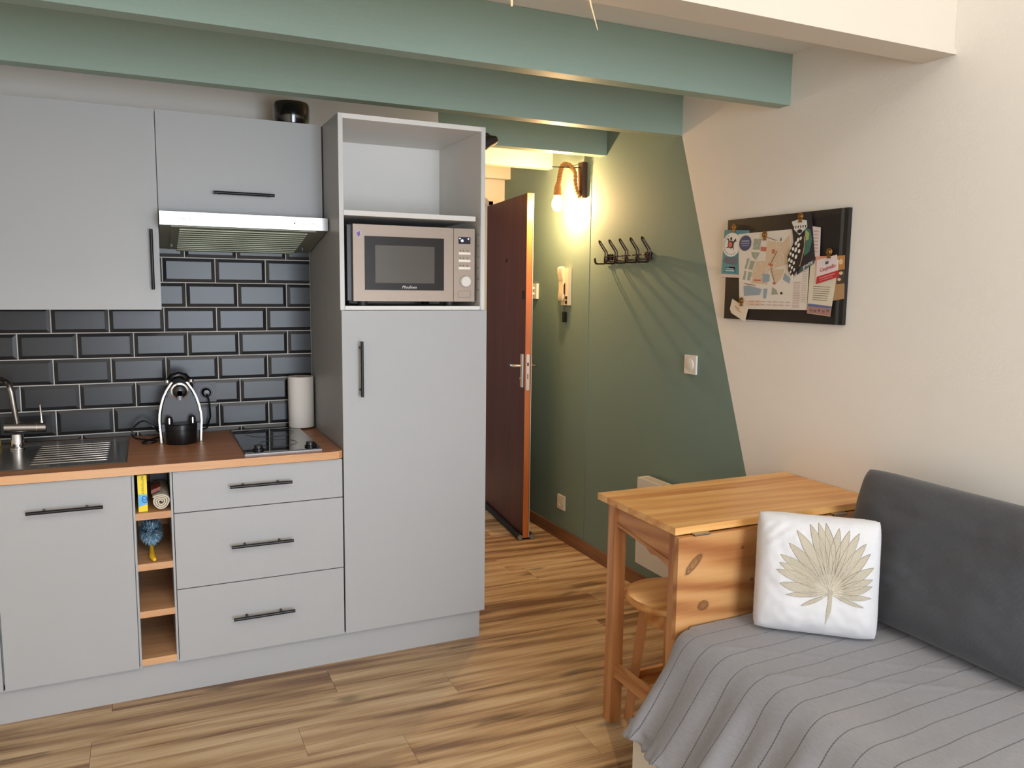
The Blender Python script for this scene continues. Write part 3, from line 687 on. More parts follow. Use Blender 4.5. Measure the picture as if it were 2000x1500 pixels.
rl = thing('rolled_cloth', 'beige rolled cloth in clear wrap with a dark red label on the top open shelf', 'cloth roll', (-.652, .1, .703))
bm = bmesh.new(); c0 = Vector((-.6535, 0, .7355)); pts = []
# spiral of thick cloth, seen end on
inner = []; outer = []
NN = 90
for k in range(NN+1):
    a = k/NN*2*PI*3.4; rr = .005+.0066*a/(2*PI); q = 1+.06*math.sin(3*a)
    outer.append((c0.x+(rr+.0024)*math.cos(a)*1.06*q, c0.z+(rr+.0024)*math.sin(a)*q)); inner.append((c0.x+(rr-.0024)*math.cos(a)*1.06*q, c0.z+(rr-.0024)*math.sin(a)*q))
va, vb = [], []
for pl, out in ((outer, 0), (inner, 1)):
    va.append([bm.verts.new((x, .012+.001*math.sin(i*.9), z)) for i, (x, z) in enumerate(pl)]); vb.append([bm.verts.new((x, .24, z)) for x, z in pl])
for i in range(NN):
    bm.faces.new((va[0][i], va[0][i+1], va[1][i+1], va[1][i])); bm.faces.new((va[0][i], vb[0][i], vb[0][i+1], va[0][i+1])); bm.faces.new((va[1][i], va[1][i+1], vb[1][i+1], vb[1][i]))
add('cloth', bm, mat('beige_cloth', (206, 194, 174), .95, bump=.6), rl)
add('label_band', PR([(-.684, .762), (-.655, .774), (-.653, .787), (-.684, .776)], 'y', .03, .12), mat('dark_red_label', (120, 50, 38), .4), rl)
bt2 = thing('dark_packet', 'dark packet behind the rolled cloth on the top open shelf', 'packet', (-.65, .35, .702))
add('packet', B((-.685, -.625, .26, .36, .703, .80)), m_dgrey, bt2, bev=.006)
du = thing('feather_duster', 'fluffy pale blue duster with a yellow handle on the second open shelf', 'duster', (-.691, .1, .516))
bm = bmesh.new(); r_ = random.Random(3)
cen = Vector((-.690, .165, .590))
for k in range(1500):
    th = r_.uniform(0, 2*PI); ph = r_.uniform(-.9, 1.0)
    d = Vector((math.cos(th)*math.sqrt(max(0, 1-ph*ph)), math.sin(th)*math.sqrt(max(0, 1-ph*ph))*.8, ph)).normalized()
    base = cen+Vector((d.x*.012, d.y*.045, d.z*.015)); ln = r_.uniform(.025, .042)
    tip = cen+Vector((d.x*.044, d.y*.085, d.z*.052))*r_.uniform(.85, 1.1)
    tip.x = max(-.735, min(-.632, tip.x)); tip.z = min(.672, max(.522, tip.z)); tip.y = max(.035, tip.y)
    s, t = frame_of(tip-base); w_ = .0022
    m_ = base.lerp(tip, .6)+s*r_.uniform(-.006, .006)+t*r_.uniform(-.006, .006)
    v = [bm.verts.new(p) for p in (base-s*w_, base+s*w_, m_+s*w_, m_-s*w_, tip)]
    fc = bm.faces.new((v[0], v[1], v[2], v[3])); fc.material_index = k % 2; fc = bm.faces.new((v[3], v[2], v[4])); fc.material_index = k % 2
fb = add('fluff', bm, [mat('pale_blue_fibre', (190, 206, 220), .9), mat('blue_fibre', (120, 178, 206), .9)], du, smooth=0); fb['kind'] = 'stuff'
hd = add('handle', T([(-.690, .12, .545), (-.690, .075, .532), (-.689, .045, .529), (-.686, .022, .527), (-.682, .010, .526)], [.006, .009, .0105, .009, .006], 14), mat('yellow_plastic', (240, 190, 30), .35), du)

# ================================================================== HALL
# open door
dp = Vector((1.344, 1.165, 0)); dd = Vector((.119, .993, 0)).normalized(); dn = Vector((dd.y, -dd.x, 0))
DM = Matrix(((dd.x, dn.x, 0, dp.x), (dd.y, dn.y, 0, dp.y), (0, 0, 1, 0), (0, 0, 0, 1)))   # local x along leaf, y thickness to +x
bm = bmesh.new(); bx(bm, .001, .82, 0, .0375, .012, 2.052, DM)
do = struct('door_1', bm, m_doorw, label='red-brown wooden entrance door standing open towards the right wall', bev=.001)
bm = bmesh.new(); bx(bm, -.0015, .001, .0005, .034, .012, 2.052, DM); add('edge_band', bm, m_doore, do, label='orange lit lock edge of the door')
bm = bmesh.new(); bx(bm, -.0018, .82, .0376, .0405, .012, 2.052, DM); add('outer_face', bm, m_white, do, label='white painted outer face')
def dloc(l, t, z): return DM @ Vector((l, t, z))
bm = bmesh.new(); rr = .0095
poly = [(rr*math.cos(a*PI/8)+.0175, .909+rr+.0+rr*math.sin(a*PI/8)) for a in range(8, 17)]+[(rr*math.cos(a*PI/8)+.0175, 1.125-rr+rr*math.sin(a*PI/8)) for a in range(0, 9)]
va = [bm.verts.new(dloc(-.003, y_, z)) for y_, z in poly]; vb = [bm.verts.new(dloc(-.0016, y_, z)) for y_, z in poly]
bm.faces.new(va); 
for i in range(len(va)): bm.faces.new((va[i], va[(i+1) % len(va)], vb[(i+1) % len(va)], vb[i]))
lk_ = add('lock_plate', bm, m_chrome if False else m_alu, do, label='long silver lock plate')
bm = bmesh.new(); bx(bm, -.0036, -.003, .013, .022, 1.055, 1.075, DM); bx(bm, -.0036, -.003, .015, .020, .978, 1.008, DM); add('latch', bm, m_gap, lk_)
hp = bmesh.new(); bx(hp, .028, .060, -.009, -.0003, .925, 1.122, DM); hpo = add('handle_plate', hp, m_alu, do, bev=.003)
hl = bmesh.new(); tube(hl, [dloc(.045, -.009, 1.052), dloc(.045, -.040, 1.052), dloc(.055, -.048, 1.052), dloc(.15, -.05, 1.050)], .0085, 12); add('lever', hl, m_chrome, hpo)
kh = bmesh.new(); tube(kh, [dloc(.045, -.009, .975), dloc(.045, -.020, .975)], .008, 14); add('lock_cylinder', kh, m_chrome, hpo)
hl = bmesh.new(); tube(hl, [dloc(.045, .041, 1.052), dloc(.045, .078, 1.052), dloc(.055, .084, 1.052), dloc(.14, .085, 1.052)], .008, 12); add('outer_lever', hl, m_steel, do)
pv = bmesh.new(); tube(pv, [dloc(.375, .001, 1.68), dloc(.375, -.003, 1.68)], .011, 16); add('peephole', pv, m_black, do)
pv = bmesh.new(); bx(pv, .03, .055, -.004, -.0003, 1.445, 1.495, DM); add('chain_slot', pv, m_black, do)
ds = thing('draught_excluder', 'black double roll draught excluder under the open door', 'draught stopper', (1.37, 1.5, 0))
for t_, nm_ in ((-.018, 'roll'), (.058, 'roll')):
    bm = bmesh.new(); tube(bm, [dloc(-.004, t_, .0175), dloc(.80, t_, .0175)], .0172, 16); rl_ = add(nm_, bm, mat('black_foam', (24, 26, 28), .8), ds)
    bm = bmesh.new(); tube(bm, [dloc(-.0065, t_, .0175), dloc(-.004, t_, .0175)], .0155, 16); add('end_cap', bm, mat('grey_foam_end', (130, 128, 120), .8), rl_)
bm = bmesh.new(); bx(bm, .0, .80, -.006, .046, .002, .0055, DM); add('under_strip', bm, m_gap, ds)

# wall lamp
BX, BY, BZ = 1.432, .965, 1.985
lm = thing('wall_lamp', 'rope wall lamp with a bare lit bulb on a dark wood block', 'lamp', (XR, .91, 2.0))
blk = add('wood_block', B((XR-.034, XR-.0003, .862, .912, 2.008, 2.200)), m_darkwood, lm, bev=.002)
add('rod', T([(XR-.034, .89, 2.172), (BX-.04, .96, 2.176)], .0025, 8), m_black, lm)
rp = []
ctl = [(XR-.040, .885, 2.018), (XR-.052, .893, 2.045), (XR-.060, .897, 2.09), (XR-.058, .904, 2.14), (XR-.075, .918, 2.178), (1.463, .935, 2.192), (1.447, .945, 2.178), (1.440, .952, 2.14), (1.437, .958, 2.10), (1.435, .962, 2.08)]
P_ = [Vector(p) for p in ctl]
for i in range(len(P_)-1):
    a, b_, c_, d_ = P_[max(i-1, 0)], P_[i], P_[i+1], P_[min(i+2, len(P_)-1)]
    for k in range(8):
        t = k/8; rp.append(.5*((2*b_)+(c_-a)*t+(2*a-5*b_+4*c_-d_)*t*t+(3*b_-a-3*c_+d_)*t**3))
rp.append(P_[-1])
bm = bmesh.new()
for s_ in range(3):   # three twisted strands
    q = []
    for i, p in enumerate(rp):
        d = (rp[min(i+1, len(rp)-1)]-rp[max(i-1, 0)]).normalized(); a_ = Vector((0, 1, 0)); s1 = d.cross(a_).normalized(); t1 = d.cross(s1)
        ang = i*.62+s_*2*PI/3; q.append(p+(s1*math.cos(ang)+t1*math.sin(ang))*.0066)
    tube(bm, q, .0074, 8)
ropeo = add('rope', bm, m_rope, lm)
add('cable', T([(XR-.041, .885, 2.018), (XR-.055, .889, 2.003), (XR-.036, .885, 2.012)], .0022, 6), m_black, lm)
so_ = bmesh.new(); lathe(so_, [(0, .070), (.010, .070), (.018, .050), (.0215, .020), (.022, 0), (0, 0)], (BX+.002, BY, BZ+.038), 20)
add('socket_wrap', so_, m_rope, lm)
bl = L([(0, -.046), (.010, -.044), (.021, -.036), (.0285, -.022), (.0305, -.006), (.028, .010), (.021, .024), (.015, .034), (.0135, .040), (0, .040)], (BX, BY, BZ-.002), 28)
add('bulb', bl, m_bulb, lm, label='lit warm white bulb')

_pl = bpy.data.lights.new('bulb_light', 'POINT'); _pl.energy = 38; _pl.color = (1, .60, .27); _pl.shadow_soft_size = .010
_po = bpy.data.objects.new('bulb_light', _pl); link(_po); _po.location = (BX, BY, BZ-.006)
# coat hooks
ck = thing('coat_rack', 'black wire coat rack with five double hooks on the green wall', 'coat rack', (XR, .44, 1.66))
m_wire = mat('dark_bronze_wire', (46, 28, 24), .35, .5)
YA, YB_ = .645, .215
for z in (1.682, 1.660): add('rail', T([(XR-.012, YA+.005, z-.004), (XR-.012, YB_-.012, z)], .0032, 8), m_wire, ck)
for yy in (.60, .25): add('wall_plate', B((XR-.010, XR-.0003, yy-.022, yy+.022, 1.656, 1.692)), m_wire, ck, bev=.002)
for k in range(5):
    yc = YA-.022-.0985*k; zb = 1.672
    bm = bmesh.new()
    for s_ in (-.0105, .0105):
        tube(bm, [(XR-.016, yc+s_, zb+.014), (XR-.018, yc+s_, zb-.022), (XR-.030, yc+s_*.95, zb-.030), (XR-.072, yc+s_*.6, zb-.031), (XR-.080, yc+s_*.45, zb-.025), (XR-.084, yc+s_*.35, zb-.008), (XR-.083, yc, zb-.002)], .0036, 8)
        tube(bm, [(XR-.016, yc+s_, zb-.02), (XR-.016, yc+s_, zb+.030), (XR-.022, yc+s_, zb+.038), (XR-.052, yc+s_*.9, zb+.076), (XR-.058, yc+s_*.6, zb+.086), (XR-.060, yc, zb+.089)], .0036, 8)
    add('hook', bm, m_wire, ck)

# intercom
ic = thing('intercom_handset', 'cream intercom handset on the green wall below the lamp', 'intercom', (XR, 1.05, 1.42))
xw = XR-.0053
add('base', B((xw-.022, xw, 1.012, 1.094, 1.415, 1.628)), m_cplast, ic, bev=.004)
hs = bmesh.new(); prism(hs, [(xw-.0225, 1.46), (xw-.034, 1.44), (xw-.040, 1.455), (xw-.034, 1.50), (xw-.036, 1.56), (xw-.046, 1.60), (xw-.046, 1.628), (xw-.030, 1.638), (xw-.0225, 1.628)], 'y', 1.05, 1.102)
add('handset', hs, m_cplast, ic, bev=.004, segs=3)
hsl = bmesh.new(); prism(hsl, [(xw-.0222, 1.472), (xw-.030, 1.485), (xw-.031, 1.53), (xw-.0222, 1.545)], 'y', 1.046, 1.0497); add('grip_gap', hsl, m_black, ic)
for z in (1.432, 1.458): add('button', B((xw-.026, xw-.0222, 1.020, 1.040, z-.009, z+.009)), m_black, ic, bev=.001)
kp = thing('hanging_keys', 'small black key pouch hanging under the intercom', 'keys', (XR-.02, 1.075, 1.38))
add('pouch', B((xw-.016, xw-.002, 1.060, 1.088, 1.315, 1.375)), m_black, kp, bev=.004)
add('strap', T([(xw-.010, 1.074, 1.372), (xw-.011, 1.073, 1.395), (xw-.010, 1.072, 1.4145)], .0035, 8), m_black, kp)
# switches
s1 = thing('light_switch', 'square white rotary light switch on the green wall above the table', 'switch', (XR, -.11, 1.175))
add('plate', B((XR-.009, XR-.0003, -.155, -.071, 1.132, 1.218)), m_plast, s1, bev=.002)
add('dial', L([(0, 0), (.026, 0), (.0255, .004), (.021, .0055), (0, .006)], (XR-.009, -.113, 1.175), 32, RYN), m_plast, s1)
s2 = thing('power_outlet', 'white wall outlet low on the green wall near the skirting', 'socket', (XR, 1.08, .235))
add('plate', B((XR-.015, XR-.0053, 1.030, 1.117, .192, .277)), m_plast, s2, bev=.002)
add('socket_ring', L([(.026, .0), (.026, .0015), (.023, .0015), (.021, -.002), (0, -.002)], (XR-.015, 1.0735, .2345), 28, RYN), m_cplast, s2)
s3 = thing('light_switch', 'small white switch on the green wall seen behind the open door', 'switch', (XR, 1.49, 1.49))
add('plate', B((XR-.016, XR-.0003, 1.44, 1.53, 1.445, 1.54)), m_plast, s3, bev=.003)
for z in (1.475, 1.51): add('button', L([(0, 0), (.008, 0), (.007, .012), (0, .013)], (XR-.016, 1.475, z), 14, RYN), m_plast, s3)
# black spot on the beam above the niche
bs = thing('ceiling_spotlight', 'small matte black spotlight on the short green beam beside the tall cabinet', 'spotlight', (.885, .655, 2.2))
add('mount', L([(0, 0), (.026, 0), (.026, .010), (0, .012)], (.872, .667, 2.235), 20, RX), m_pompom, bs)
RT = Matrix.Rotation(math.radians(100), 3, 'Y') @ Matrix.Identity(3)
add('head', T([(.845, .625, 2.19), (.865, .627, 2.208), (.895, .63, 2.222), (.912, .632, 2.228)], [.022, .026, .025, .018], 12), m_pompom, bs)
add('joint', T([(.872, .657, 2.235), (.874, .635, 2.218)], .008, 10), m_pompom, bs)
# convector heater
he = thing('wall_heater', 'white convector heater on the green wall partly hidden by the pine table', 'heater', (XR, -.15, .15))
add('body', B((XR-.085, XR-.02, -.42, .165, .17, .60)), m_plast, he, bev=.018, segs=4)
add('wall_bracket', B((XR-.021, XR-.0003, -.30, .05, .25, .52)), m_plast, he)
gr = bmesh.new()
for k in range(24): bx(gr, XR-.078, XR-.032, .13-.0225*k, .138-.0225*k, .601, .6035)
g_ = add('top_grille', gr, m_cplast, he, smooth=0); g_['kind'] = 'stuff'

# ================================================================== TABLE
tb = thing('folding_table', 'pine drop-leaf table with its leaf folded down against the wall', 'table', (1.1, -.95, 0))
TX0, TX1, TY0, TY1, TZ = .716, 1.562, -1.168, -.724, .811
nb = 7
for k in range(nb):
    a = TY0+(TY1-TY0)*k/nb; b_ = TY0+(TY1-TY0)*(k+1)/nb-.0006
    add('board', B((TX0, TX1, a, b_, TZ-.022, TZ)), m_pine_board, tb, bev=.0016 if 0 < k < nb-1 else .0025, segs=1)
for (xa, ya) in ((.742, -1.150), (.742, -.800), (1.50, -1.150), (1.50, -.800)):
    add('leg', B((xa, xa+.045, ya, ya+.045, 0, TZ-.0225)), m_pine_z, tb, bev=.002)
# end apron with shaped lower edge
for xa in (.750, 1.506):
    low = [(-1.1045, .660), (-1.07, .668), (-1.03, .678), (-1.00, .674), (-.97, .690), (-.93, .694), (-.88, .700), (-.84, .706), (-.8005, .708)]
    ap = PR(low+[(-.8005, TZ-.023), (-1.1045, TZ-.023)], 'x', xa, xa+.018)
    add('end_apron', ap, m_pine_y, tb, bev=.0015)
st = PR([(-1.1045, .675), (-1.05, .684), (-1.0, .694), (-.95, .702), (-.90, .706), (-.85, .712), (-.8005, .712), (-.8005, .722), (-1.1045, .688)], 'x', .745, .750)
add('apron_moulding', st, m_pine_y, tb)
add('long_apron', B((.787, 1.50, -.790, -.772, .69, TZ-.023)), m_pine, tb, bev=.0015)
add('long_apron', B((.787, 1.50, -1.128, -1.110, .69, TZ-.023)), m_pine, tb, bev=.0015)
add('stretcher', B((.752, .778, -1.1045, -.8005, .170, .212)), m_pine_y, tb, bev=.002)
add('stretcher', B((1.510, 1.535, -1.1045, -.8005, .170, .212)), m_pine_y, tb, bev=.002)
add('stretcher', B((.787, 1.50, -.785, -.768, .12, .16)), m_pine, tb, bev=.002)
add('drop_leaf', B((TX0, TX1-.004, TY0-.018, TY0+.002, .47, TZ-.026)), m_flap, tb, bev=.002)
for xa in (.772, 1.33):
    hg_ = bmesh.new(); bx(hg_, xa, xa+.058, TY0-.0195, TY0-.0, TZ-.0265, TZ-.0205); tube(hg_, [(xa, TY0-.018, TZ-.0235), (xa+.058, TY0-.018, TZ-.0235)], .003, 10)
    add('hinge', hg_, m_steel, tb)

# stool
stl = thing('wooden_stool', 'round pine stool pushed in under the folding table', 'stool', (.935, -.872, 0))
SC = Vector((.932, -.872))
add('seat', L([(0, 0), (.148, 0), (.156, .004), (.160, .012), (.160, .020), (.155, .027), (.148, .030), (0, .030)], (SC.x, SC.y, .442), 48), m_pine_board, stl, smooth=50)
for k in range(4):
    a = PI/4+k*PI/2+.12; d = Vector((math.cos(a), math.sin(a)))
    top = SC+d*.085; bot = SC+d*.135
    q = bmesh.new(); s, t = d, Vector((-d.y, d.x)); hw = .018; ht = .018
    vt, vb = [], []
    for (i, j) in ((-1, -1), (1, -1), (1, 1), (-1, 1)):
        pt = top+s*hw*i+t*ht*j; pb = bot+s*hw*.85*i+t*ht*.85*j
        vt.append(q.verts.new((pt.x, pt.y, .4418))); vb.append(q.verts.new((pb.x, pb.y, 0)))
    q.faces.new(vt); q.faces.new(vb[::-1])
    for j in range(4): q.faces.new((vb[j], vb[(j+1) % 4], vt[(j+1) % 4], vt[j]))
    add('leg', q, m_pine_z, stl, bev=.004, segs=2)
for k in range(4):
    a0 = PI/4+k*PI/2+.12; a1 = a0+PI/2
    z = .37 if k % 2 else .385
    p0 = SC+Vector((math.cos(a0), math.sin(a0)))*.094; p1 = SC+Vector((math.cos(a1), math.sin(a1)))*.094
    d = (p1-p0).normalized(); nrm = Vector((-d.y, d.x))
    q = bmesh.new(); Mx = Matrix(((d.x, nrm.x, 0, p0.x), (d.y, nrm.y, 0, p0.y), (0, 0, 1, 0), (0, 0, 0, 1)))
    bx(q, .017, (p1-p0).length-.017, -.009, .009, z, z+.055, Mx)
    add('rail', q, m_pine, stl, bev=.002)
    p0 = SC+Vector((math.cos(a0), math.sin(a0)))*.122; p1 = SC+Vector((math.cos(a1), math.sin(a1)))*.122
    q = bmesh.new(); Mx = Matrix(((d.x, nrm.x, 0, p0.x), (d.y, nrm.y, 0, p0.y), (0, 0, 1, 0), (0, 0, 0, 1)))
    bx(q, .015, (p1-p0).length-.015, -.008, .008, .105+.02*(k % 2), .135+.02*(k % 2), Mx)
    add('rail', q, m_pine, stl, bev=.002)

# ================================================================== DAY BED
bd_ = thing('day_bed', 'cream day bed along the right wall under the grey blanket', 'bed', (1.1, -2.2, 0))
m_bedp = mat('cream_bed_panel', (222, 214, 200), .5)
YE, YN = -1.205, -3.2
add('side_panel', B((.565, .583, YN, YE, .0, .245)), m_bedp, bd_, bev=.002)
add('end_panel', B((.583, XR-.004, YE-.018, YE, 0, .245)), m_bedp, bd_, bev=.002)
add('end_panel', B((.583, XR-.004, YN, YN+.018, 0, .245)), m_bedp, bd_, bev=.002)
add('mattress', B((.735, XR-.006, YN+.02, YE-.014, .2465, .500)), m_bedp, bd_, bev=.06, segs=4, smooth=60)
add('base_board', B((.583, XR-.02, YN+.02, YE-.02, .20, .2455)), m_bedp, bd_)
# blanket
nu, nv = 120, 260
bm = bmesh.new(); uvl = bm.loops.layers.uv.new('uv'); grid = []
def prof(t):
    """arc length t from wall side to the hem; returns x, z, side weight"""
    Ltop = .785
    xt = XR-.02
    if t < Ltop: return xt-t, .515, 0
    t2 = t-Ltop; R = .10; ang = min(t2/R, 1.02)     # roll over to a steep slope
    x = xt-Ltop-R*math.sin(ang); z = .515-R*(1-math.cos(ang))
    if t2/R > 1.02:
        s = t2-1.02*R; x -= s*math.cos(1.02); z -= s*math.sin(1.02)
    return x, z, min(1, t2/.16)
TT = 1.162
for i in range(nu+1):
    rowv = []
    t = TT*(i/nu)**.85
    for j in range(nv+1):
        yv = YE+.012-(YE-YN)*(j/nv)
        x, z, sw = prof(t)
        hem = max(0, (t-.87)/(TT-.87))
        # loose folds that deepen towards the hem
        fold = (math.sin(yv*31+math.sin(yv*9)*1.6)*.5+math.sin(yv*57+1.3)*.25+noise.noise(Vector((yv*9, t*2.5, 0)))*.9)
        n1 = noise.noise(Vector((x*3.2, yv*3.2, 4)))*.006+noise.noise(Vector((x*9, yv*7, 1)))*.0025
        rid = math.exp(-((yv+1.46-(x-.9)*-.75)/.012)**2)*.002+math.exp(-((yv+1.62-(x-.9)*-.62)/.014)**2)*.002
        z += (n1+rid)*(1-sw)+.001
        z = max(z, .508) if sw == 0 else z
        amp = .026*sw*(.22+.95*hem)
        x -= amp*(fold+.35); z += amp*.35*fold
        # far end rounds down over the corner
        e = (YE+.012-yv)
        if e < .10:
            k = 1-e/.10; z -= .012*k*k*(1 if sw > 0 else .35); yv2 = yv-.0
            x += .05*k*k*sw
        if i > nu-5:
            k = (i-(nu-5))/5; x -= .006*k*math.sin(yv*150)+.004*k; z += .007*k*math.sin(yv*95+1)
        z -= .028*hem*math.sin(yv*7.5+2.2)*0
        x = min(x, XR-.008)
        if z < .265 and x > .558: x = .558
        rowv.append(bm.verts.new((x, yv, max(z, .21))))
    grid.append(rowv)
for i in range(nu):
    for j in range(nv):
        fc = bm.faces.new((grid[i][j], grid[i][j+1], grid[i+1][j+1], grid[i+1][j]))
        for lp, (a, b_) in zip(fc.loops, ((i, j), (i, j+1), (i+1, j+1), (i+1, j))):
            t_ = TT*(a/nu)**.85; lp[uvl].uv = (t_, (YE-YN)*b_/nv+.010*math.sin(t_*6))
blk_ = add('blanket', bm, m_blanket, smooth=80)
tag(blk_, 'light grey cotton blanket with stitched lines draped over the day bed', 'blanket')
sol = blk_.modifiers.new('thick', 'SOLIDIFY'); sol.thickness = .003; sol.offset = -1

# cushions ---------------------------------------------------------
def cushion_fn(W_, H_, T_, pw=4, ear=.05, wr=.004, seed=0):
    def fn(a, b_, side):
        # a, b_ in -1..1
        ca = a*(1-ear*(1-abs(b_)**3)*.9)*1.0; cb = b_*(1-ear*(1-abs(a)**3)*.9)
        q = 1-.055*(abs(a)*abs(b_))**5; ca *= q; cb *= q
        t = max(0, (1-abs(a)**pw))*max(0, (1-abs(b_)**pw)); t = t**.55
        w_ = noise.noise(Vector((a*2.2+seed, b_*2.2, side*3)))*wr*2+noise.noise(Vector((a*7+seed, b_*7, side*3)))*wr*.7
        return ca*W_/2, cb*H_/2, side*(T_/2*t+w_*t)
    return fn
def make_cushion(name, fn, Mx, m, parent, n=48, jig=0):
    bm = bmesh.new(); uvl = bm.loops.layers.uv.new('uv'); G = {}
    for s in (1, -1):
        for i in range(n+1):
            for j in range(n+1):
                a, b_ = -1+2*i/n, -1+2*j/n
                # denser near the rim
                a = math.sin(a*PI/2); b_ = math.sin(b_*PI/2)
                if s == -1 and (i in (0, n) or j in (0, n)): G[(s, i, j)] = G[(1, i, j)]; continue
                x, y, z = fn(a, b_, s)
                if jig and (i in (0, n) or j in (0, n)): x += rnd.uniform(-jig, jig); y += rnd.uniform(-jig, jig)
                G[(s, i, j)] = bm.verts.new(Mx @ Vector((x, y, z)))
    for s in (1, -1):
        for i in range(n):
            for j in range(n):
                q = [(i, j), (i+1, j), (i+1, j+1), (i, j+1)]
                if s < 0: q = q[::-1]
                fc = bm.faces.new([G[(s,)+k] for k in q])
                for lp, k in zip(fc.loops, q): lp[uvl].uv = (math.sin((-1+2*k[0]/n)*PI/2)*.5, math.sin((-1+2*k[1]/n)*PI/2)*.5)
    return add(name, bm, m, parent, smooth=80)
# dark bolster leaning on the wall: local x along -y (to the right in view), local y up the slant, normal into room
def basis(o, X, Y):
    X = X.normalized(); Y = (Y-X*Y.dot(X)).normalized(); Z = X.cross(Y)
    return Matrix(((X.x, Y.x, Z.x, o.x), (X.y, Y.y, Z.y, o.y), (X.z, Y.z, Z.z, o.z), (0, 0, 0, 1)))
Yd = Vector((.115, 0, .42)); Xd = Vector((0, -1, 0))
dcm = basis(Vector((1.350, -1.594, .740)), Xd, Yd)
dc = thing('back_cushion', 'large charcoal linen back cushion leaning on the right wall', 'cushion', (1.4, -1.5, .49))
make_cushion('cover', cushion_fn(.725, .455, .147, 5, .035, .006, 3), dcm, m_dark, dc, 56)
# white cushion
wc = thing('palm_cushion', 'small white cushion with a beige embroidered palm leaf', 'cushion', (1.1, -1.35, .49))
Xd = Vector((.275, -.222, 0)); nrm = Vector((-.222, -.275, 0)).normalized()
Yd = Vector((0, 0, 1))-nrm*.16+Xd.normalized()*-.0
wm_ = basis(Vector((1.072, -1.372, .689)), Xd, Yd)
wm_ = wm_ @ Matrix.Rotation(math.radians(-.8), 4, 'Z')
cf = cushion_fn(.350, .352, .115, 5, .03, .005, 11)
def cf2(a, b_, s):
    x, y, z = cf(a, b_, s)
    # creases at the upper left corner
    d = (a+.62)*.707-(b_-.62)*.707
    if s > 0: z += .0022*math.sin((a-b_*1.25)*26)*math.exp(-((a+.68)**2+(b_-.62)**2)/.07)
    return x, y, z
cov = make_cushion('cover', cf2, wm_, m_cush, wc, 72, jig=.0008)
def on_c(px, py, off=.0012):
    # zoomed-photo print coordinates to cushion coordinates
    a = (px-787)/585.; b_ = -(py-762)/575.-(a*-.06)*0+.0
    b_ -= -.085*a*.9*1.0*0
    b_ += .07*a
    a += .03*b_
    a = max(-.97, min(.97, a)); b_ = max(-.97, min(.97, b_))
    x, y, z = cf2(a, b_, 1); return wm_ @ Vector((x, y, z+off))
tips = [(555, 315), (485, 435), (415, 550), (415, 630), (390, 695), (430, 825), (497, 933), (645, 1035), (675, 255), (752, 240), (822, 245), (942, 290), (1037, 310), (1130, 335), (1198, 435), (1245, 530), (1285, 660), (1285, 770), (1285, 835), (1285, 945), (1215, 1028)]
cen_ = (905, 912); bm = bmesh.new(); bm2 = bmesh.new(); bm3 = bmesh.new()
for q, (tx, ty) in enumerate(tips):
    dx, dy = tx-cen_[0], ty-cen_[1]; ln = math.hypot(dx, dy); nx, ny = -dy/ln, dx/ln
    ang = math.atan2(-dy, dx)
    wmax = 46 if ln > 450 else 40
    if ty > 920: wmax = 24
    if ty > 1000: wmax = 16
    curve = .10*ln*(1 if dx < 0 else -1)*(.6 if ty < 700 else -.35 if ty > 800 else .3)
    prev = None; N_ = 14; le, re = [], []
    off_ = .0012+.00012*(q % 5)
    for k in range(N_+1):
        t = k/N_
        wd = wmax*(math.sin(min(1, t/.62)*PI/2)**.9 if t < .62 else math.cos((t-.62)/.38*PI/2)**.85)
        cxp = cen_[0]+dx*t+nx*curve*math.sin(PI*t)*.5; cyp = cen_[1]+dy*t+ny*curve*math.sin(PI*t)*.5
        l_ = (cxp+nx*wd, cyp+ny*wd); r_ = (cxp-nx*wd, cyp-ny*wd); le.append(l_); re.append(r_)
        cur = [bm.verts.new(on_c(*l_, off_)), bm.verts.new(on_c(cxp, cyp, off_)), bm.verts.new(on_c(*r_, off_))]
        if prev:
            bm.faces.new((prev[0], prev[1], cur[1], cur[0])); bm.faces.new((prev[1], prev[2], cur[2], cur[1]))
        prev = cur
    tube(bm3, [on_c(*p, .0018) for p in le[4:]]+[on_c(*p, .0018) for p in re[:3:-1]], .00045, 5)
    tube(bm2, [on_c(cen_[0]+dx*t, cen_[1]+dy*t, .0022) for t in (.06, .12, .2, .28)], .0006, 5)
for w0, pts in ((13, [(905, 905), (908, 980), (900, 1080), (880, 1205)]),):
    prev = None
    for (x_, y_), wd in zip(pts, (17, 17, 20, 2)):
        cur = [bm.verts.new(on_c(x_-wd, y_, .002)), bm.verts.new(on_c(x_+wd, y_, .002))]
        if prev: bm.faces.new((prev[0], prev[1], cur[1], cur[0]))
        prev = cur
add('palm_leaf', bm, m_leaf, cov, smooth=60, label='beige embroidered palm leaf'); add('leaf_outline', bm3, m_leaflo, cov); add('leaf_thread', bm2, m_leafhi, cov)

# ================================================================== MEMO BOARD
mb = thing('memo_board', 'black magnetic memo board on the white wall above the table', 'board', (XR, -.66, 1.39))
XB = XR-.017
add('panel', B((XB, XR-.0003, -.955, -.341, 1.393, 1.801)), m_cork, mb, bev=.001)
add('side_edge', B((XB-.0006, XB, -.954, -.940, 1.394, 1.800)), m_corke, mb, label='dark grey strip along the right edge')
add('side_edge', B((XB, XR-.0005, -.972, -.955, 1.393, 1.801)), m_cork, mb)
def pm(name, c): return mat(name, c, .7)
_pc = {}
def sheet(name, pts, c, off, parent=None, label=None, cat=None, th=.0007, curl=0, group=None):
    """flat print on the board at depth off in front of it"""
    key = tuple(c)
    if key not in _pc: _pc[key] = pm('print_%d_%d_%d' % key, c)
    bm = bmesh.new(); x = XB-off
    prism(bm, pts, 'x', x-th, x)
    o = add(name, bm, _pc[key], parent, smooth=0)
    if label and parent is None: tag(o, label, cat, group)
    elif label: o['label'] = label
    return o
PR_T = .00035
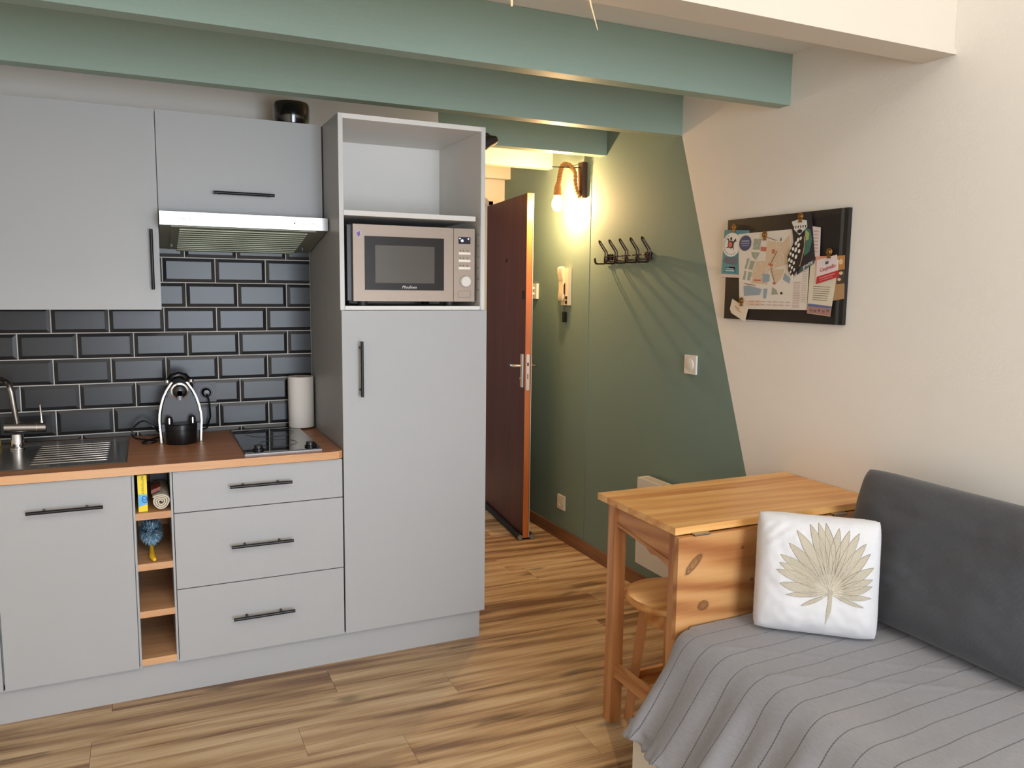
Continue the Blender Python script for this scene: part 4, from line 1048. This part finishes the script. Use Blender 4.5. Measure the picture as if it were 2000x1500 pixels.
def prints(name, polys, c, off, parent, label=None):
    key = tuple(c)
    if key not in _pc: _pc[key] = pm('print_%d_%d_%d' % key, c)
    x = XB-off; o = None
    single = len(polys) <= 8
    for k, p in enumerate(polys):
        if single or k == 0: bm = bmesh.new()
        prism(bm, p, 'x', x-PR_T, x)
        if single or k == len(polys)-1:
            o = add(name, bm, _pc[key], parent, smooth=0, label=label)
            if not single: o['kind'] = 'stuff'
    return o
def circ(cy_, cz_, ry, rz, n=24): return [(cy_+ry*math.cos(2*PI*k/n), cz_+rz*math.sin(2*PI*k/n)) for k in range(n)]
Rw, Up = (0, -1, 0), (0, 0, 1)
# teal leaflet
o = sheet('leaflet', [(-.323, 1.763), (-.475, 1.752), (-.476, 1.56), (-.313, 1.566)], (92, 148, 156), .001, label='teal holiday leaflet at the left edge of the memo board', cat='leaflet')
prints('pale_band', [[(-.314, 1.567), (-.44, 1.562), (-.44, 1.574), (-.3145, 1.580)]], (220, 196, 184), .0018, o)
prints('photo_print', [[(-.33, 1.650), (-.41, 1.645), (-.41, 1.615), (-.345, 1.622), (-.325, 1.63)], [(-.36, 1.60), (-.40, 1.598), (-.402, 1.612), (-.365, 1.613)]], (104, 108, 120), .0018, o)
prints('frame_print', [[(-.330, 1.588), (-.405, 1.584), (-.398, 1.606), (-.340, 1.608)]], (36, 104, 124), .0018, o)
prints('text_lines', [[(-.338, 1.591), (-.396, 1.588), (-.396, 1.593), (-.338, 1.596)], [(-.342, 1.599), (-.392, 1.597), (-.392, 1.601), (-.342, 1.603)]], (190, 214, 214), .0023, o)
# map
mp_pts = [(-.413, 1.740), (-.706, 1.741), (-.8085, 1.735), (-.8085, 1.441), (-.440, 1.436)]
mpo = sheet('town_map', [(-.413, 1.740), (-.706, 1.742), (-.74, 1.738), (-.806, 1.70), (-.808, 1.441), (-.440, 1.436)], (226, 218, 206), .0032, label='large pale town map pinned across the memo board', cat='map')
prints('green_block', [[(-.508, 1.717), (-.549, 1.714), (-.544, 1.671), (-.503, 1.674)], [(-.495, 1.665), (-.545, 1.661), (-.525, 1.63), (-.502, 1.646)], [(-.474, 1.641), (-.489, 1.639), (-.472, 1.597), (-.46, 1.599)], [(-.495, 1.631), (-.52, 1.626), (-.506, 1.593), (-.483, 1.597)], [(-.461, 1.591), (-.472, 1.589), (-.466, 1.553), (-.452, 1.555)], [(-.484, 1.587), (-.506, 1.585), (-.495, 1.551), (-.478, 1.553)], [(-.623, 1.526), (-.648, 1.514), (-.656, 1.497), (-.62, 1.495)]], (158, 164, 146), .0040, mpo)
prints('beige_block', [[(-.579, 1.706), (-.668, 1.695), (-.70, 1.722), (-.713, 1.615), (-.624, 1.595), (-.519, 1.562), (-.502, 1.566), (-.525, 1.626), (-.579, 1.629)], [(-.624, 1.5945), (-.685, 1.594), (-.672, 1.561), (-.638, 1.536), (-.603, 1.587)], [(-.51, 1.56), (-.60, 1.585), (-.595, 1.535), (-.50, 1.54)]], (212, 190, 160), .0038, mpo)
rr_ = random.Random(5)
st_l = []
for k in range(26):
    y_ = rr_.uniform(-.70, -.52); z_ = rr_.uniform(1.56, 1.70); a = rr_.choice((1.2, -.35)); l_ = rr_.uniform(.02, .05)
    c_, s_ = math.cos(a), math.sin(a)
    st_l.append([(y_, z_), (y_+c_*l_, z_+s_*l_), (y_+c_*l_-s_*.0012, z_+s_*l_+c_*.0012), (y_-s_*.0012, z_+c_*.0012)])
prints('street_line', st_l, (232, 222, 204), .0043, mpo)
prints('blue_area', [[(-.459, 1.528), (-.488, 1.532), (-.566, 1.517), (-.556, 1.494), (-.465, 1.489)], [(-.567, 1.579), (-.607, 1.573), (-.606, 1.547), (-.569, 1.543)], [(-.686, 1.579), (-.717, 1.557), (-.714, 1.539), (-.678, 1.554)], [(-.576, 1.519), (-.598, 1.519), (-.592, 1.48), (-.576, 1.481)]], (146, 164, 176), .0044, mpo)
prints('route_line', [[(-.46, 1.541), (-.53, 1.533), (-.53, 1.530), (-.46, 1.538)], [(-.640, 1.665), (-.606, 1.615), (-.609, 1.613), (-.643, 1.663)], [(-.606, 1.612), (-.632, 1.545), (-.635, 1.546), (-.609, 1.613)], [(-.58, 1.72), (-.635, 1.705), (-.635, 1.7025), (-.58, 1.7175)]], (150, 104, 84), .0047, mpo)
prints('red_mark', [[(-.55, 1.684), (-.584, 1.68), (-.579, 1.664), (-.55, 1.667)], [(-.613, 1.672), (-.631, 1.669), (-.625, 1.653), (-.613, 1.656)], [(-.625, 1.545), (-.645, 1.543), (-.638, 1.534), (-.628, 1.536)], [(-.519, 1.556), (-.558, 1.554), (-.558, 1.549), (-.52, 1.549)], [(-.595, 1.618), (-.625, 1.612), (-.618, 1.606), (-.598, 1.610)]], (196, 110, 84), .0048, mpo)
tl = []
for r__ in range(2):
    for k in range(7): tl.append([(-.50-.033*k, 1.470-.012*r__), (-.524-.033*k, 1.4695-.012*r__), (-.524-.033*k, 1.466-.012*r__), (-.50-.033*k, 1.4665-.012*r__)])
for k in range(16): tl.append([(-.735, 1.545-.0062*k), (-.770, 1.545-.0062*k), (-.770, 1.5425-.0062*k), (-.735, 1.5425-.0062*k)])
for k in range(16): tl.append([(-.776, 1.60-.0085*k), (-.800, 1.60-.0085*k), (-.800, 1.5975-.0085*k), (-.776, 1.5975-.0085*k)])
prints('text_lines', tl, (196, 168, 158), .0044, mpo)
prints('orange_panel', [[(-.475, 1.472), (-.566, 1.474), (-.568, 1.450), (-.476, 1.450)]], (228, 200, 176), .0037, mpo)
bc = prints('blue_badge', [circ(-.458, 1.7015, .036, .031)], (70, 76, 112), .0046, mpo, label='dark blue round badge printed on the map')
prints('badge_text', [[(-.436, 1.712), (-.482, 1.711), (-.482, 1.707), (-.436, 1.708)], [(-.434, 1.702), (-.484, 1.701), (-.484, 1.698), (-.434, 1.699)], [(-.438, 1.693), (-.480, 1.692), (-.480, 1.6895), (-.438, 1.6905)]], (170, 176, 200), .0051, mpo)
prints('cross_mark', [[(-.672, 1.507), (-.677, 1.507), (-.677, 1.497), (-.672, 1.497)], [(-.668, 1.504), (-.682, 1.504), (-.682, 1.500), (-.668, 1.500)], [(-.656, 1.712), (-.660, 1.712), (-.660, 1.700), (-.656, 1.700)]], (30, 26, 26), .0049, mpo)
# turtle sticker
tu = sheet('turtle_card', circ(-.372, 1.699, .056, .049, 32), (232, 230, 224), .0022, label='round white card with a sea turtle on the memo board', cat='card')
def rot2(pts, c, a): return [(c[0]+(p[0])*math.cos(a)-(p[1])*math.sin(a), c[1]+(p[0])*math.sin(a)+(p[1])*math.cos(a)) for p in pts]
tcn = (-.368, 1.700)
el = lambda cx_, cz_, a, b_, n=14: [(cx_+a*math.cos(2*PI*k/n), cz_+b_*math.sin(2*PI*k/n)) for k in range(n)]
prints('turtle_body', [rot2(el(0, 0, .019, .0165), tcn, .3), rot2(el(-.006, .023, .006, .007), tcn, -.2), rot2([(-.012, .010), (-.030, .024), (-.034, .008), (-.028, .012), (-.016, .002)], tcn, 0), rot2([(.010, .012), (.014, .026), (.026, .024), (.018, .018), (.014, .008)], tcn, 0),
                       rot2([(.014, -.006), (.028, -.012), (.020, -.014), (.012, -.012)], tcn, 0), rot2([(-.012, -.012), (-.020, -.026), (-.018, -.012), (-.008, -.008)], tcn, 0)], (60, 34, 36), .0030, tu)
prints('turtle_shell', [rot2(el(.002, -.001, .0125, .0115), tcn, .3)], (206, 112, 100), .0034, tu)
for k in range(9):
    a = 2.2+k*.0; ang = math.radians(125+k*13) ; cyy = -.372-.047*math.cos(ang)*-1; 
txt = bmesh.new()
ps = []
for k in range(10):
    ang = math.radians(115+k*13); c_ = (-.372-.046*math.cos(ang), 1.699+.040*math.sin(ang)); ps.append(rot2([(-.0016, -.003), (.0016, -.003), (.0016, .003), (-.0016, .003)], c_, -ang))
for k in range(5):
    ang = math.radians(245+k*14); c_ = (-.372-.046*math.cos(ang), 1.699+.040*math.sin(ang)); ps.append(rot2([(-.0016, -.0025), (.0016, -.0025), (.0016, .0025), (-.0016, .0025)], c_, -ang))
prints('ring_text', ps, (110, 110, 116), .0031, tu)
# receipt, dark leaflet
rc = sheet('receipt', [(-.806, 1.748), (-.854, 1.739), (-.857, 1.635), (-.821, 1.636)], (222, 208, 204), .0052, label='narrow pale receipt behind the dark leaflet', cat='receipt')
prints('text_lines', [[(-.822, 1.73-.012*k), (-.846, 1.728-.012*k), (-.846, 1.724-.012*k), (-.822, 1.726-.012*k)] for k in range(7)], (196, 160, 156), .0060, rc)
dk = sheet('dark_leaflet', [(-.706, 1.785), (-.793, 1.796), (-.807, 1.792), (-.838, 1.622), (-.753, 1.571)], (44, 40, 46), .0064, label='dark green glowing leaflet at the top of the memo board', cat='leaflet')
prints('green_glow', [[(-.775, 1.745), (-.806, 1.735), (-.818, 1.70), (-.808, 1.655), (-.785, 1.640), (-.772, 1.66), (-.785, 1.70)]], (70, 116, 100), .0072, dk)
prints('yellow_glow', [[(-.785, 1.735), (-.803, 1.722), (-.801, 1.70), (-.790, 1.695), (-.783, 1.715)]], (168, 178, 112), .0076, dk)
prints('teal_band', [[(-.758, 1.575), (-.834, 1.612), (-.838, 1.628), (-.768, 1.598)]], (56, 84, 84), .0072, dk)
text('lettering', 'grotte', .020, m_plast, dk, (XB-.0078, -.803, 1.608), (0, -1, .42), (0, .42, 1), shear=.2)
# feather bookmark
fe = sheet('spotted_fan', [(-.714, 1.769), (-.750, 1.776), (-.788, 1.769), (-.792, 1.745), (-.756, 1.717), (-.729, 1.738)], (228, 224, 216), .0086, label='black and white fish-shaped bookmark with spots', cat='bookmark')
prints('body_dark', [[(-.74, 1.716), (-.778, 1.718), (-.783, 1.68), (-.778, 1.655), (-.768, 1.61), (-.745, 1.575), (-.734, 1.557), (-.71, 1.586), (-.701, 1.64), (-.719, 1.671)]], (36, 30, 28), .0096, fe)
prints('tan_side', [[(-.779, 1.715), (-.788, 1.70), (-.784, 1.66), (-.768, 1.60), (-.763, 1.605), (-.776, 1.655), (-.781, 1.68)]], (186, 150, 112), .0093, fe)
sp2 = []
for (a, b_, c_, d_) in ((-.752, 1.700, .006, .009), (-.765, 1.705, .005, .007), (-.742, 1.688, .006, .008), (-.756, 1.680, .006, .009), (-.729, 1.668, .006, .007), (-.743, 1.664, .006, .010), (-.760, 1.658, .006, .008), (-.717, 1.650, .005, .007), (-.730, 1.644, .006, .007), (-.746, 1.638, .006, .009), (-.712, 1.628, .005, .008), (-.724, 1.622, .006, .007), (-.737, 1.615, .005, .007), (-.716, 1.606, .005, .007), (-.728, 1.598, .005, .007), (-.722, 1.582, .004, .006), (-.740, 1.590, .004, .007)):
    sp2.append(rot2(el(0, 0, c_, d_, 8), (a, b_), .4))
sp2.append(el(-.733, 1.564, .006, .010, 10))
prints('white_spot', sp2, (232, 226, 216), .0101, fe)
prints('dark_ray', [[(-.722-.012*k, 1.752), (-.728-.012*k, 1.752), (-.726-.012*k, 1.742), (-.724-.012*k, 1.742)] for k in range(6)]+[el(-.757, 1.731, .013, .0075)], (30, 28, 28), .0096, fe)
# food postcard and tan card
fd = sheet('postcard', [(-.935, 1.636), (-.970, 1.637), (-.978, 1.486), (-.930, 1.478)], (176, 138, 96), .0040, label='brown food postcard sticking out at the right of the memo board', cat='postcard')
prints('food_photo', [[(-.938, 1.634), (-.969, 1.635), (-.972, 1.59), (-.94, 1.585)]], (196, 138, 74), .0048, fd)
prints('plate_photo', [[(-.938, 1.584), (-.973, 1.589), (-.976, 1.540), (-.942, 1.536)]], (84, 66, 58), .0048, fd)
prints('pale_spot', [el(-.955, 1.615, .008, .010), el(-.958, 1.575, .009, .006), el(-.952, 1.553, .008, .005)], (226, 200, 160), .0052, fd)
# brochure
br = sheet('brochure', [(-.815, 1.623), (-.946, 1.622), (-.922, 1.422), (-.811, 1.430)], (222, 212, 190), .0052, label='cream brochure with a harbour picture at the lower right', cat='brochure')
prints('sea_print', [[(-.814, 1.466), (-.927, 1.458), (-.926, 1.45), (-.813, 1.455)]], (100, 108, 152), .0060, br)
prints('town_print', [[(-.813, 1.4545), (-.926, 1.4495), (-.9225, 1.4235), (-.8115, 1.4315)]], (172, 128, 112), .0060, br)
prints('roof_print', [el(-.83-.02*k, 1.442-.003*(k % 2), .006, .005) for k in range(5)], (112, 96, 120), .0064, br)
prints('text_lines', [[(-.835, 1.530-.008*k), (-.915+.002*k, 1.527-.008*k), (-.915+.002*k, 1.5245-.008*k), (-.835, 1.5275-.008*k)] for k in range(7)], (140, 132, 118), .0060, br)
# red card
sa = sheet('salmon_card', [(-.839, 1.636), (-.906, 1.637), (-.909, 1.600), (-.845, 1.565)], (224, 160, 132), .0066, label='salmon pink card tucked behind the white and red card', cat='card')
rd = sheet('visiting_card', [(-.847, 1.623), (-.938, 1.640), (-.952, 1.562), (-.849, 1.535)], (228, 214, 214), .0076, label='white and red card held by a clip on the memo board', cat='card')
prints('red_band', [[(-.852, 1.563), (-.9515, 1.586), (-.952, 1.562), (-.849, 1.536)]], (190, 48, 52), .0084, rd)
prints('green_emblem', [[(-.888, 1.616), (-.902, 1.619), (-.902, 1.609), (-.888, 1.606)]], (70, 92, 84), .0084, rd)
text('lettering', 'Cargnello', .019, _pc[(190, 48, 52)], rd, (XB-.0087, -.899, 1.594), (0, -1, .24), (0, .24, 1), shear=.3)
prints('band_text', [[(-.865, 1.559), (-.935, 1.5755), (-.935, 1.572), (-.865, 1.5555)], [(-.868, 1.551), (-.925, 1.5645), (-.925, 1.562), (-.868, 1.5485)]], (226, 150, 150), .0088, rd)
cdn = sheet('small_card', [(-.396, 1.476), (-.494, 1.437), (-.478, 1.384), (-.394, 1.417), (-.383, 1.434)], (228, 214, 194), .0052, label='small cream card clipped at the lower left of the memo board', cat='card')
prints('text_lines', [[(-.415, 1.448), (-.445, 1.436), (-.445, 1.432), (-.415, 1.444)], [(-.420, 1.436), (-.455, 1.423), (-.455, 1.420), (-.420, 1.433)]], (196, 130, 104), .0060, cdn)
m_brass = mat('antique_brass', (140, 104, 56), .35, .8)
cl_lab = ['brass bulldog clip above the turtle card', 'brass bulldog clip at the top of the town map', 'brass bulldog clip above the fish-shaped bookmark', 'brass bulldog clip holding the white and red card', 'brass bulldog clip on the small cream card']
for (cy_, cz_), lab, dep in zip([(-.385, 1.770), (-.570, 1.729), (-.759, 1.785), (-.905, 1.650), (-.455, 1.469)], cl_lab, (.003, .005, .010, .010, .007)):
    cl = thing('bulldog_clip', lab, 'clip', (XB, cy_, cz_), group='brass clips on the memo board')
    add('disc', L([(0, 0), (.013, 0), (.0145, .002), (.013, .004), (.008, .003), (.006, .006), (0, .007)], (XB-dep, cy_, cz_), 20, RYN), m_brass, cl)
    add('jaw', PR([(cy_-.004, cz_-.010), (cy_+.004, cz_-.010), (cy_+.009, cz_-.022), (cy_-.009, cz_-.022)], 'x', XB-dep-.004, XB-dep), m_brass, cl)

# ================================================================== pendant with straw fringe (only tips in view)
pe = thing('raffia_pendant', 'raffia pendant lamp whose straw tips hang in at the top of the photo', 'lamp', (-.09, -1.90, 2.1))
add('cord', T([(-.09, -1.9, 2.40), (-.09, -1.9, ZTOP-.001)], .003, 8), m_black, pe)
add('shade', L([(.03, .30), (.10, .24), (.13, .14), (.135, .10), (.131, .10), (.126, .14), (.096, .235), (.03, .293)], (-.09, -1.9, 2.10), 24), m_straw, pe)
fr = bmesh.new(); rs = random.Random(2)
for k in range(60):
    a = 2*PI*k/60; x = -.09+.132*math.cos(a); y_ = -1.9+.132*math.sin(a); ln = rs.uniform(.05, .09)
    tube(fr, [(x, y_, 2.21), (x+rs.uniform(-.01, .01), y_+rs.uniform(-.01, .01), 2.20-ln)], .0012, 4)
fo = add('fringe', fr, m_straw, pe); fo['kind'] = 'stuff'
add('straw', T([(-.160, -1.83, 2.21), (-.168, -1.895, 1.99), (-.169, -1.90, 1.926)], [.004, .004, .0015], 6), m_straw, pe)
add('straw', T([(-.02, -1.80, 2.21), (-.040, -1.89, 2.0), (-.034, -1.90, 1.95), (-.020, -1.90, 1.913)], [.0022, .0022, .0015, .0006], 6), m_straw, pe)
